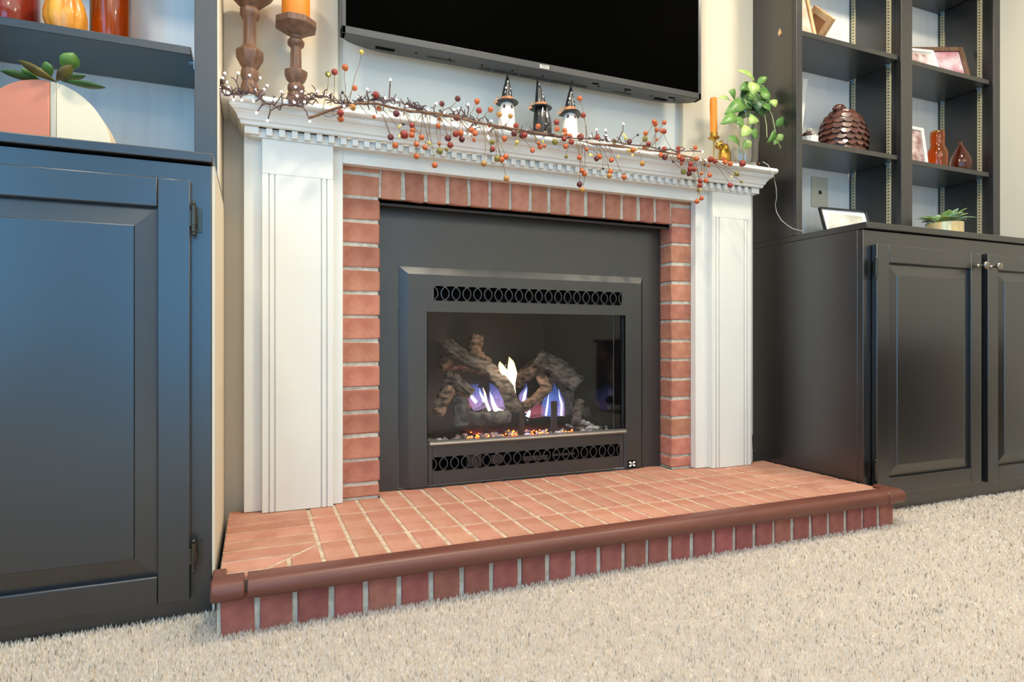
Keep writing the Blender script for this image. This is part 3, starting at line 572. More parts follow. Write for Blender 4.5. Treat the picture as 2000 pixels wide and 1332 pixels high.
def bookcase(label, xs, shelves, side, z1=RZ-.002, flip=False):
    # xs: list of stiles (x0,x1) on the face; shelves: list per bay of top z
    bc = thing('bookcase', label, 'bookcase', ((xs[0][0]+xs[-1][1])/2, -.15, .9144)); Z0 = .9148
    m = MB()
    for x0, x1 in xs: m.box(x0, x1, YB, YB+.019, Z0, z1)
    m.box(xs[0][0], xs[-1][1], YB+.0005, YB+.019, z1-.06, z1); m.build('face_frame', 'cabinet_edge', bc, bevel=.001)
    for i, (x0, x1) in enumerate(xs):
        if i == 0: a, b_ = x0, x0+.019 if not side else x1-.019
        m = MB()
        if i == 0: m.box(x0, x0+.019, YB+.019, .079, Z0, z1).box(x1-.004, x1+.0, YB+.019, .079, Z0, z1)
        elif i == len(xs)-1: m.box(x1-.019, x1, YB+.019, .079, Z0, z1).box(x0, x0+.012, YB+.019, .079, Z0, z1)
        else: m.box(x0+.004, x1-.004, YB+.019, .079, Z0, z1)
        m.build('upright', 'cabinet_black', bc)
    for i, sh in enumerate(shelves):
        xa, xb = xs[i][1], xs[i+1][0]+.004*(i+1 < len(xs)-1)
        MB().box(xa-.004, xb+.001, .0795, .086, Z0, z1).build('back_panel', 'panel_pale', bc)
        for z in sh: MB().box(xa+.004, xb-.008, YB+.010, .0785, z-.019, z).build('shelf', 'cabinet_edge', bc, bevel=.0012)
        for (xx, s) in ((xb, -1), (xa, 1)):
            for y in (.0585, -.097):
                st = MB().box(*sorted((xx, xx+s*.0035)), y-.0085, y+.0085, Z0, z1-.06).build('shelf_standard', 'standard', bc)
                m = MB(); z = Z0+.01
                while z < 2.25: m.box(*sorted((xx+s*.0034, xx+s*.0039)), y-.0035, y+.0035, z, z+.0045); z += .0127
                m.build('slot', 'slot', st, kind='stuff')
                for zz in sh: MB().box(*sorted((xx+s*.0036, xx+s*.016)), y-.006, y+.006, zz-.0225, zz-.0195).box(*sorted((xx+s*.0036, xx+s*.006)), y-.005, y+.005, zz-.036, zz-.0225).build('shelf_clip', 'clip', bc)
    return bc
bookcase('black built-in bookcase with two open bays, right of the mantel', [(1.4385, 1.4665), (1.983, 2.047), (2.556, RX1-.002)], [[1.262, 1.651, 2.04], [1.2545, 1.647, 2.052]], True)
bookcase('dark built-in bookcase left of the mantel', [(RX0+.002, -1.56), (-1.04, -.975), (-.462, -.4138)], [[1.235, 1.62, 2.0], [1.235, 1.62, 2.0]], True)

# unseen sideboard added along the right wall to darken the cabinet door reflections
sb = thing('sideboard', 'low dark brown wooden sideboard against the right wall, added unseen for its dark reflection', 'sideboard', (2.38, -1.7, 0))
MB().box(2.17, 2.602, -2.35, -.95, .06, .52).build('carcase', 'wood_dark', sb, bevel=.004); MB().box(2.15, 2.602, -2.37, -.93, .521, .55).build('top', 'wood_dark', sb, bevel=.004)
for k in range(3): dd = MB().box(2.152, 2.1695, -2.33+k*.463, -1.885+k*.463, .09, .50).build('door', 'wood_dark', sb, bevel=.003); MB().ball((2.143, -1.92+k*.463, .32), .011, 10, 8).build('knob', 'nickel', dd, smooth=True)
for x in (2.20, 2.55):
    for y in (-2.30, -1.0): MB().box(x-.02, x+.02, y-.02, y+.02, -.01, .06).build('leg', 'wood_dark', sb)
# ------------------------------------------------------------------ television
tv = thing('television', 'large black flat television mounted on the wall above the mantel', 'television', (.5, .02, 1.39))
TX0, TX1, TZ0, TZ1 = -.111, 1.112, 1.3845, 2.09; TY = -.04
m = MB().box(TX0, TX1, TY, TY+.032, TZ0, TZ0+.022).box(TX0, TX1, TY, TY+.032, TZ1-.012, TZ1).box(TX0, TX0+.012, TY, TY+.032, TZ0, TZ1).box(TX1-.012, TX1, TY, TY+.032, TZ0, TZ1)
m.build('bezel', 'tv_bezel', tv, bevel=.002); MB().box(TX0+.011, TX1-.011, TY+.003, TY+.006, TZ0+.02, TZ1-.01).build('screen', 'tv_black', tv)
m = MB(); a = [(TX0+.004, -.0085), (TX1-.004, -.0085), (TX1-.004, -.006), (TX1-.02, .008), (TX1-.045, .022), (TX1-.075, .032), (TX1-.11, .038), (TX1-.15, .040), (TX0+.15, .040), (TX0+.11, .038), (TX0+.075, .032), (TX0+.045, .022), (TX0+.02, .008), (TX0+.004, -.006)]
m.prism(a, 'z', TZ0+.001, TZ1-.001); m.build('back_shell', 'tv_shell', tv, bevel=.0015)
MB().box(.3, .7, .040, .0795, 1.6, 1.9).build('wall_bracket', 'steel_dark', tv)
def on_bottom(px0, py0, px1, py1): # rectangle on the underside
    a, b_ = at(px0, py0, z=TZ0), at(px1, py1, z=TZ0); return a, b_
zu = TZ0+.0008
for px, py, wd, dp, mt in ((752, 96, .055, .014, 'void'), (862, 116, .085, .008, 'slot'), (1215, 182, .07, .008, 'slot'), (1290, 194, .052, .013, 'void')):
    c = at(px, py, z=TZ0); MB().box(c.x-wd/2, c.x+wd/2, c.y-dp/2, c.y+dp/2, zu-.0012, zu).build('port_recess' if mt == 'void' else 'foot_slot', mt, tv)
for i, (pxa, pxb) in enumerate(((936, 960), (966, 990), (992, 1014), (1018, 1046), (1048, 1074), (1078, 1102), (1104, 1126), (1128, 1152))):
    ya = 132+(pxa-936)*.163; a, b_ = at(pxa, ya, z=TZ0), at(pxb, ya+4, z=TZ0); m = MB(); n = 8
    for k in range(n):
        x = a.x+(b_.x-a.x)*k/n; y = .0225; m.box(x, x+(b_.x-a.x)/n*.55, y-.006, y+.006, zu-.0010, zu)
    m.build('vent', 'slot', tv)
for px in (813, 879, 942, 1001, 1060, 1118, 1170, 1222, 1272, 1318):
    x = at(px, 140, y=0).x; MB().lathe((x, .002, TZ0-.0008), [(.0028, 0), (.0028, .002)], 10).build('screw', 'void', tv)
for px in (1165, 1228, 1314): x = at(px, 150, y=-.02).x; MB().box(x-.012, x+.012, -.018, -.010, TZ0-.0012, TZ0+.0008).build('rubber_pad', 'void', tv)
lx = at(1063, 130, y=TY).x
lg = MB().box(lx-.016, lx+.016, TY-.0015, TY+.004, TZ0+.0045, TZ0+.0155).build('logo_plate', 'silver', tv, label='small silver logo plate')
def text(body, loc, size, m, par, name='lettering', rot=(math.pi/2, 0, 0)):
    c = bpy.data.curves.new('t', 'FONT'); c.body = body; c.size = size; c.align_x = 'CENTER'; c.align_y = 'CENTER'; c.extrude = .0002
    o = bpy.data.objects.new('t', c); COL.objects.link(o); dg = bpy.context.evaluated_depsgraph_get(); me = bpy.data.meshes.new_from_object(o.evaluated_get(dg)); COL.objects.unlink(o); bpy.data.objects.remove(o)
    q = bpy.data.objects.new(name, me); COL.objects.link(q); q.location = loc; q.rotation_euler = rot; me.materials.clear(); me.materials.append(MATS[m]); q.parent = par; return q
text('VIZIO', (lx, TY-.0018, TZ0+.010), .0095, 'slot', lg)

# ------------------------------------------------------------------ candlesticks
MZ = 1.1532
def candlestick(x, y, prof, label):
    t = thing('candlestick', label, 'candlestick', (x, y, MZ)); MB().lathe((x, y, 0), prof, 8, math.radians(22)).build('turned_body', 'wood_brown', t, bevel=.0008, seg=1); return t
c1 = at(488, 100, y=-.03); c2 = at(578, 100, y=-.03)
candlestick(c1.x, -.03, [(.050, MZ), (.050, MZ+.012), (.044, MZ+.020), (.030, 1.183), (.0235, 1.194), (.0235, 1.200), (.0180, 1.215), (.0225, 1.226), (.0235, 1.233), (.0225, 1.242), (.0180, 1.2475), (.0245, 1.258), (.036, 1.280), (.036, 1.290), (.0190, 1.306), (.0165, 1.315), (.0165, 1.374), (.0195, 1.380), (.0255, 1.391), (.0255, 1.398), (.0205, 1.406), (.034, 1.420), (.0545, 1.440), (.062, 1.452), (.062, 1.468), (.055, 1.468)], 'taller brown wooden octagonal candlestick, left one on the mantel')
candlestick(c2.x, -.03, [(.046, MZ), (.046, MZ+.010), (.036, MZ+.020), (.024, 1.190), (.0235, 1.200), (.0165, 1.203), (.0230, 1.212), (.0230, 1.220), (.0165, 1.229), (.0260, 1.240), (.0310, 1.252), (.0310, 1.260), (.0155, 1.268), (.0145, 1.325), (.0225, 1.333), (.0235, 1.339), (.0155, 1.348), (.0165, 1.355), (.036, 1.368), (.0550, 1.378), (.0550, 1.394), (.045, 1.394), (.043, 1.390)], 'shorter brown wooden octagonal candlestick carrying the orange pillar candle')
pc = thing('pillar_candle', 'thick orange pillar candle on the shorter wooden candlestick', 'candle', (c2.x, -.03, 1.39))
MB().lathe((c2.x, -.03, 0), [(.0355, 1.3905), (.0360, 1.393), (.0360, 1.528), (.034, 1.532), (.028, 1.530), (.004, 1.526)], 28).build('wax', 'wax_orange', pc, smooth=True)
MB().tube([(c2.x, -.03, 1.524), (c2.x+.001, -.03, 1.54)], .001, 5).build('wick', 'slot', pc)

# ------------------------------------------------------------------ light string and berry garland
def edge_y(px): return 174+(px-427)*.1410
def slabpt(px, py, over=0.0):
    """point near the mantel shelf: resting on it above the front edge, hanging in front below it"""
    e = edge_y(px)
    if py < e-2: y = -.098-over
    else: y = -.136-over
    return at(px, py, y=y)
rl = random.Random(11)
ls = thing('light_string', 'brown twiggy string of small white lights along the mantel', 'string lights', (0, -.1, MZ))
path = [(430, 166), (440, 186), (462, 182), (480, 180), (503, 188), (520, 201), (538, 206), (560, 207), (590, 206), (604, 196), (620, 188), (640, 192), (655, 200), (680, 203), (705, 200), (722, 198), (745, 196), (768, 196), (790, 203), (806, 208), (832, 220), (860, 227), (890, 226), (905, 230), (925, 236), (945, 243), (975, 248), (1010, 256), (1060, 262), (1120, 268), (1160, 272), (1185, 274), (1215, 278), (1260, 286), (1310, 294), (1340, 298)]
W = MB(); P = []
for i in range(len(path)-1):
    for k in range(3):
        t = k/3; px = path[i][0]*(1-t)+path[i+1][0]*t; py = path[i][1]*(1-t)+path[i+1][1]*t
        P.append((px+rl.uniform(-1.5, 1.5), py+rl.uniform(-3, 3)))
pts = [at(px, py, y=(-.104 if py < edge_y(px)-3 else -.127)+rl.uniform(-.003, .003)) for px, py in P]
W.tube(pts, .0021, 5)
bulbs = [(439, 143), (465.5, 142.5), (487.5, 147), (508, 152), (432, 172), (447, 170), (499, 176), (516, 174), (522, 167), (456, 194.5), (472, 195.5), (495, 197.5), (501, 220), (522.5, 235.5), (549.5, 179), (577.5, 170), (589, 178), (580, 187.5), (595, 199), (605, 237), (575, 200), (620, 178), (675, 215.5), (717.5, 174), (762.5, 155.5), (752.5, 191), (747, 220), (722, 218), (775, 194), (772, 206), (780, 212), (795, 207), (781, 220), (765, 205), (737, 226), (789, 229), (822.5, 211), (836, 214), (852, 202), (887, 214), (896, 212), (914.6, 204), (884, 232), (884, 240), (922, 236), (908, 260), (918, 262), (953, 266), (955, 270), (960, 236), (1029, 255.6), (1165, 253), (1154, 266), (1184, 264), (1186, 270), (1190, 274), (1181, 276), (1217.6, 241.6), (1183, 254), (1338, 294), (1372, 296), (672, 207), (640, 186), (700, 190), (812, 224), (868, 220), (1100, 262), (1130, 262), (435, 152), (443, 160), (437, 178)]
bm_ = None
for i, (bx, by) in enumerate(bulbs):
    j = min(range(len(P)), key=lambda q: (P[q][0]-bx)**2+(P[q][1]-by)**2+rl.uniform(0, 260)); a = pts[j]; b = slabpt(bx, by, rl.uniform(-.01, .012)); mid = a.lerp(b, .55)+Vector((rl.uniform(-.006, .006), rl.uniform(-.008, .004), rl.uniform(-.004, .007)))
    W.tube([a, mid, b], [.0020, .0018, .0015], 5)
    if rl.random() < .7:
        q = mid+Vector((rl.uniform(-.02, .02), rl.uniform(-.01, .01), rl.uniform(.0, .018))); W.tube([mid, mid.lerp(q, .5)+Vector((0, 0, .003)), q], [.0014, .0014, .001], 5)
    if bm_ is None: bm_ = MB().ball((0, 0, 0), .0029, 8, 6).build('bulb', 'bulb', ls, smooth=True); bm_.location = b
    else: copyobj(bm_, 'bulb', b, ls)
for i in range(210):  # bare twigs bunched along the wire
    j = rl.choice([k for k in range(len(P)) if P[k][0] < 1235]); a = pts[j]; d = Vector((rl.uniform(-.022, .022), rl.uniform(-.008, .015), rl.uniform(-.006, .024))); q = a+d
    if q.z < MZ+.003: q.z = MZ+.003
    W.tube([a, a+d*.5+Vector((rl.uniform(-.005, .005), 0, rl.uniform(-.004, .006))), q], [.0019, .0017, .0013], 5)
W.build('wire', 'wire_brown', ls, smooth=True)
ga = thing('berry_garland', 'artificial twig garland of red and orange berries draped over the mantel edge', 'garland', (.5, -.12, MZ))
stem = [(605, 230), (622, 224), (640, 217), (658, 211), (680, 206), (700, 202), (735, 202), (765, 210), (800, 217), (850, 221), (890, 229), (930, 239), (960, 244), (990, 250), (1040, 258), (1080, 264), (1120, 275), (1160, 281), (1200, 284), (1240, 292), (1290, 297), (1330, 304), (1362, 309), (1390, 314)]
def sy(i, px, py): return -.128 if i == 0 else -.112
SP = [at(px, py, y=(-.134 if i < 2 else -.118)+.003*math.sin(i*1.7)) for i, (px, py) in enumerate(stem)]
ST = MB().tube(SP, [.0036, .0038, .0036, .0036, .0036]+[.0034]*(len(SP)-12)+[.003, .0028, .0026, .0024, .0022, .002, .0016], 7)
SG = MB()
for o_ in range(2):
    ST.tube([p+Vector((0, rl.uniform(-.003, .003), rl.uniform(-.004, .004))) for p in SP[5:]], .0016, 5)
berries = '''640.8,145,o 653.5,141,r 674,132,n 706,102,y 669,181,k 692.5,172,n 734,185,r 689,209.5,h 665,220,r 665.5,232.5,n 731,228,s 740,212,n 774,222,d 863,203,d 894,193,d 931.6,198,n 935.4,216,r 958,214,n 975,223.6,h 997,226.6,h 891.6,230,r 858,232,s
1008,246,r 956,245.6,s 805,245,r 788,242.4,k 806,255,n 804,263.6,n 789,263,R 856,246,n 763,268,d 823.6,268.6,n 772,284,n 875,270,d 813.6,281.6,n 830,288,n 838,280,y 858,281,s 859,295,o 872,292,q 879.4,283.4,r 890,261.6,r 902,272,d 900,260,n 921,254.6,n 927.6,260.6,n 926,273.6,s
1004,261,d 1019.6,265,d 1024.4,264,r 985.4,271,n 961.6,277,o 1009.6,278,y 962,291,r 959.4,295,k 1040,294,n 1055,287,n 1052,279.6,s 1064,285,s 971,310,o 980,312,n 988,306,n 944.6,319.4,h 989,348.6,h 813.4,305,n 849,322.6,n 1087,239,r 1088,252.4,n 1051,247,n 1084,277,o
1103,255,n 1104,262,n 1113,265.6,n 1102,271.6,r 1116,277,r 1104.6,286,n 1133.6,267.6,R 1132,192.4,n 1139,225.4,r 1167,268.6,r 1106,306,q 1131.6,308,n 1146,292,s 1200,276.6,o 1229.6,276.4,d 1222,270,y 1245.6,263.6,k 1278,238,n 1279.6,242.4,n 1297.4,239.4,n 1282.6,254,n 1293,256,n 1297,257,r
1261,260.6,n 1260,271.6,o 1282.6,272.6,s 1266.6,281,r 1259.4,289,n 1236,293,n 1228,294,y 1288,289,k 1297.4,291.6,r 1290.6,302.6,n 1298.4,307,d 1324.4,296,r 1325,290,r 1326,307,n 1332.6,311,r 1331,320,s 1358,288.6,n 1360,310,n 1314.6,315.6,k 1335,335.6,o 1349,321,r 1348,330,r 1356,331,r 1346,338.6,d 1376,322,k
1384,323.6,s 1370,339,s 1386,342,n 1367,353,r 1378.6,353,n 1367,362,r 1194,312.6,n 1165,310,d 1170,306,n 1254.4,319.4,h 1136.6,333.4,n 1141.4,339.4,n 1178,329.6,k 1192.4,335,n 1190,343,h 1219,346,n 1132,360,d 1137.4,371,h 1388,311.5,R 1396.5,314.7,r 1412.3,310.5,n 1416.5,316.8,n 1426.4,320,n 1450,319.3,R 1479.5,319.5,h
1439,339.5,o 1448,355,q 1426,362,r 1370.3,387.2,n 1361.4,393.5,n 1364,371.9,q'''.split()
kinds = dict(o=('berry_olive', .0078), r=('berry_red', .0078), n=('berry_orange', .0074), y=('berry_yellow', .0055), k=('berry_black', .0036), h=('berry_ochre', .0074), s=('berry_orange', .0052), d=('berry_dark', .0080), R=('berry_red', .0098), q=('berry_olive', .0050))
proto = {}; spx = stem
for tok in berries:
    a, b, k = tok.split(','); bx, by = float(a), float(b); mt, r = kinds[k]
    p = slabpt(bx, by, rl.uniform(0, .022) if by > edge_y(bx)-2 else rl.uniform(-.022, .018)); r *= rl.uniform(1.0, 1.2)
    if by < edge_y(bx)-2 and p.z < MZ+r+.001: p = at(bx, by, y=-.134)
    if mt not in proto:
        o = MB().lathe((0, 0, 0), [(.12, -1.12), (.30, -.98), (.72, -.68), (.97, -.22), (1, .12), (.84, .55), (.5, .86), (.12, .98)], 10).build('berry', mt, ga, smooth=True); proto[mt] = o; o.location = p; o.scale = (r, r, r); o.rotation_euler = (rl.uniform(-1.2, 1.2), rl.uniform(-1.2, 1.2), 0)
    else: copyobj(proto[mt], 'berry', p, ga, (rl.uniform(-1.2, 1.2), rl.uniform(-1.2, 1.2), 0), (r, r, r))
    tx = bx-rl.uniform(12, 45) if bx < 1385 else min(bx, 1388)-rl.uniform(5, 30)
    j = min(range(len(spx)), key=lambda q: abs(spx[q][0]-tx)); q0 = SP[j].lerp(SP[min(j+1, len(SP)-1)], rl.random()*.8); mid = q0.lerp(p, .5)+Vector((rl.uniform(-.008, .008), rl.uniform(-.006, .002), rl.uniform(-.012, .006)))
    (ST if rl.random() < .6 else SG).tube([q0, q0.lerp(mid, .5)+Vector((0, -.002, rl.uniform(-.004, .004))), mid, mid.lerp(p, .6)+Vector((rl.uniform(-.003, .003), 0, rl.uniform(-.003, .002))), p], [.0010, .0009, .0008, .0008, .0008], 5)
ST.build('branch', 'twig', ga, smooth=True); SG.build('green_stem', 'twig_green', ga, smooth=True, kind='stuff')
LB = MB()
for (bx, by) in ((642, 141), (748, 208), (783, 262), (777, 250), (964, 276), (1084, 274), (1008, 283), (1062, 281), (1152, 299), (1235, 300), (1242, 296), (1158, 303), (1429, 342), (1366, 368), (692, 206), (1215, 262), (955, 290), (1205, 310)):
    p = slabpt(bx, by, .008); a = rl.uniform(0, 6.28); LB.leaf(p, p+Vector((math.cos(a)*.014, -.004, math.sin(a)*.012)), .007, (0, -1, .2))
LB.build('yellow_leaf', 'berry_yellow', ga, thick=.0004)

# ------------------------------------------------------------------ witch figurines
def witch(x, y, tipx, ghost, label, bend=0):
    t = thing('witch_figurine', label, 'figurine', (x, y, MZ), 'three witch hat figurines on the mantel')
    if ghost: prof = [(.024, MZ), (.0255, MZ+.004), (.0265, MZ+.03), (.0252, MZ+.07), (.0240, 1.245), (.0228, 1.262), (.019, 1.276), (.011, 1.284), (.002, 1.287)]
    else: prof = [(.031, MZ), (.031, MZ+.004), (.028, MZ+.03), (.0250, MZ+.07), (.0235, 1.245), (.0225, 1.262), (.018, 1.278), (.002, 1.284)]
    MB().lathe((x, y, 0), prof, 24).build('body', 'ghost_white' if ghost else 'witch_black', t, smooth=True)
    zb = 1.279; hat = MB(); pr = [(.0352, 0), (.0362, .0015), (.0352, .003), (.0215, .007), (.0190, .0085), (.0175, .016), (.0140, .038), (.009, .060), (.004, .081), (.0008, .090)]
    n = 24; vs = []
    for r, h in pr:
        for k in range(n):
            a = 2*math.pi*k/n; off = (tipx-x)*(h/.09)**1.4; dz = -bend*max(0, (r-.022)/.018)*math.cos(a)**2; vs.append((x+off+r*math.cos(a), y+r*math.sin(a), zb+h+dz))
    hat.add(vs, [(i*n+k, i*n+(k+1) % n, (i+1)*n+(k+1) % n, (i+1)*n+k) for i in range(len(pr)-1) for k in range(n)]+[tuple(range(n-1, -1, -1))])
    h = hat.build('hat', 'witch_black', t, smooth=True)
    MB().lathe((x, y, zb), [(.0212, .0072), (.0200, .0165), (.0172, .0172), (.0172, .0072)], 24).build('hat_band', 'ribbon', h, smooth=True)
    m = MB().leaf((x-.034, y-.008, zb-.001), (x-.052, y-.014, zb-.012), .007, (0, -1, 0)).leaf((x-.032, y-.01, zb+.008), (x-.043, y-.014, zb+.004), .006, (0, -1, 0)); m.build('bow', 'ribbon', h, thick=.0006)
    def on_cone(hh, dx):   # point on hat cone facing the camera
        r = .0185-(hh-.016)*.0185/.078; a = math.asin(max(-.95, min(.95, dx/max(r, .004)))); dirx = math.sin(a-.25); diry = -math.cos(a-.25); return Vector((x+(tipx-x)*(hh/.09)**1.4+dirx*(r+.0006), y+diry*(r+.0006), zb+hh)), Vector((dirx, diry, .2)).normalized()
    for hh, dx, sz, st in ((.044, -.004, .0046, 1), (.026, .006, .0038, 0), (.066, .001, .0042, 1), (.030, -.009, .0036, 0), (.043, .009, .003, 1)) if ghost else ((.034, .005, .005, 0), (.048, .008, .0036, 0), (.074, -.001, .005, 0), (.022, -.008, .004, 0)):
        c, nr = on_cone(hh, dx); u = nr.cross(Vector((0, 0, 1))).normalized(); v = u.cross(nr); pts = []
        if st: pts = [c+(u*math.cos(q*math.pi/5)+v*math.sin(q*math.pi/5))*sz*(1 if q % 2 == 0 else .42) for q in range(10)]
        else: pts = [c+u*sz*math.cos(q)+v*sz*math.sin(q) for q in (1.9, 2.5, 3.14, 3.8, 4.4)]+[c+u*(sz*.55*math.cos(q)+sz*.05)+v*sz*.8*math.sin(q) for q in (4.2, 3.14, 2.1)]
        MB().add(pts+[p+nr*.0006 for p in pts], [tuple(range(len(pts))), tuple(range(2*len(pts)-1, len(pts)-1, -1))]+[(i, (i+1) % len(pts), (i+1) % len(pts)+len(pts), i+len(pts)) for i in range(len(pts))]).build('star' if st else 'moon', 'white_paint', h)
    if ghost:
        for an in (-.45, .62):
            a = an-.30; r = .0232; c = Vector((x+math.sin(a)*r, y-math.cos(a)*r, 1.262)); R = Matrix.Rotation(a, 3, 'Z')
            MB().ball(c, .0034, 10, 8, 1, .45, 1.75, M=R).build('eye', 'eye_dark', t, smooth=True)
    else:
        a = -.1; c = Vector((x+math.sin(a)*  .0236, y-math.cos(a)*.0236, 1.256)); q = [c+Vector((math.cos(u_)*.0052, 0, math.sin(u_)*.008)) for u_ in [2*math.pi*i/16 for i in range(17)]]
        MB().tube(q, .0009, 5).build('hood_opening', 'tv_bezel', t, smooth=True)
        m = MB()
        for z, dx in ((1.222, .004), (1.196, .004), (1.243, .012)): m.box(x+dx-.005, x+dx+.005, y-.0300, y-.0250, z, z+.002)
        m.build('robe_mark', 'white_paint', t)
        m = MB()
        for s in (-1, 1): m.leaf((x+s*.006, y-.030, 1.275), (x+s*.017, y-.036, MZ+.001), .014, (0, -1, 0), .06)
        m.build('robe_fold', 'witch_black', t, thick=.001)
g = at(990, 197, y=.0); witch(g.x, 0.0, g.x+.002, True, 'left ghost figurine in a black starred witch hat with a flat brim')
g = at(1056, 208, y=.0); witch(g.x, 0.0, g.x-.012, False, 'middle black robed witch figurine in a pointed hat')
g = at(1113, 219, y=.0); witch(g.x, 0.0, g.x+.004, True, 'right white ghost figurine in a witch hat with a drooping brim', .012)

# ------------------------------------------------------------------ mouse candle holder and taper candle
yc = -.078; a = at(1394, 266, y=yc); tcx = a.x
ho = thing('candle_holder', 'small gold animal shaped candle holder beside the glass vase', 'candle holder', (tcx+.02, yc, MZ))
bx = at(1415, 300, y=yc).x
MB().lathe((bx, yc, 0), [(.019, MZ), (.022, MZ+.006), (.0235, MZ+.022), (.0215, MZ+.042), (.0165, MZ+.060), (.013, MZ+.070), (.002, MZ+.074)], 18, sx=1, sy=.85).build('body', 'gold', ho, smooth=True)
hz = at(1402, 286, y=yc); hb = MB().ball((hz.x+.006, yc-.004, hz.z+.002), .0145, 14, 10, 1.1, .9, .95).ball((hz.x-.007, yc-.006, hz.z-.003), .0085, 12, 8).build('head', 'gold', ho, smooth=True)
MB().ball((hz.x-.013, yc-.010, hz.z-.004), .0035, 8, 6).ball((hz.x+.001, yc-.0165, hz.z+.003), .0026, 8, 6).build('eye', 'eye_dark', hb, smooth=True)
MB().ball((hz.x+.013, yc-.002, hz.z+.014), .0075, 10, 8, 1, .35, 1).ball((hz.x+.019, yc-.002, hz.z+.006), .0065, 10, 8, 1, .35, 1).build('ear', 'gold', hb, smooth=True)
MB().tube([(bx-.010, yc-.01, MZ+.045), (tcx+.006, yc-.008, a.z-.022), (tcx, yc, a.z-.014)], .0035, 8).build('arm', 'gold', ho, smooth=True)
MB().lathe((tcx, yc, 0), [(.002, MZ), (.0022, a.z-.018), (.006, a.z-.012), (.0185, a.z-.008), (.020, a.z-.005), (.014, a.z-.006), (.0125, a.z-.004), (.0130, a.z+.012), (.0120, a.z+.012), (.0120, a.z-.002)], 18).build('candle_cup', 'gold', ho, smooth=True)
tc_ = thing('taper_candle', 'short orange taper candle standing in the gold holder', 'candle', (tcx, yc, a.z-.002)); tz = at(1394, 192, y=yc).z
MB().tube([(tcx, yc, a.z-.0015), (tcx, yc, a.z+.03), (tcx-.001, yc, (a.z+tz)/2), (tcx-.0015, yc, tz-.012), (tcx-.001, yc, tz)], [.0108, .0116, .0118, .0124, .0112], 14).build('wax', 'wax_orange', tc_, smooth=True)
MB().tube([(tcx-.001, yc, tz), (tcx+.001, yc, tz+.011)], .0006, 5).build('wick', 'slot', tc_)

# ------------------------------------------------------------------ glass vase with trailing leaves
vy = -.050; vc = at(1449, 280, y=vy); VR = prad(1413, 1483, 280, vy); vt = at(1449, 226, y=vy).z
va = thing('glass_vase', 'clear rounded glass jar holding a leafy green plant', 'vase', (vc.x, vy, MZ))
out = [(.001, MZ), (VR*.70, MZ), (VR*.87, MZ+.004), (VR*.97, MZ+.014), (VR, MZ+.028), (VR, vt-.03), (VR*.95, vt-.015), (VR*.85, vt-.006), (VR*.86, vt)]
inn = [(r-.0035 if r > .01 else .001, z+(.005 if i < 3 else 0)) for i, (r, z) in enumerate(out)]
MB().lathe((vc.x, vy, 0), out+inn[::-1], 40, cap=False).build('jar', 'glass', va, smooth=True)
pl = thing('leafy_plant', 'trailing green vine with pointed leaves growing from the glass jar', 'plant', (vc.x, vy, MZ+.01))
SM = MB()
def L3(px, py, dy=0): return at(px, py, y=vy+dy)
for st in ([(1443, 305, 0), (1445, 275, -.01), (1456, 240, -.02), (1457, 198, -.03), (1451, 192, -.02)], [(1441, 302, 0), (1444, 270, .0), (1452, 230, 0), (1460, 180, 0), (1470, 160, 0)], [(1450, 300, .02), (1462, 240, .01), (1480, 200, 0), (1497, 205, -.02), (1508, 225, -.03), (1513, 250, -.03), (1518, 275, -.03), (1525, 288, -.03)],
           [(1470, 165, 0), (1490, 168, -.01), (1501, 180, -.02), (1503, 200, -.03)], [(1457, 200, -.02), (1480, 195, -.02), (1492, 215, -.03), (1497, 245, -.03), (1498, 268, -.03)], [(1452, 192, -.02), (1440, 195, -.02), (1425, 215, -.02)], [(1460, 180, 0), (1440, 190, 0), (1432, 200, -.01)]):
    SM.tube([L3(*q) for q in st], .0013, 5)
SM.build('stem', 'stem_pale', pl, smooth=True)
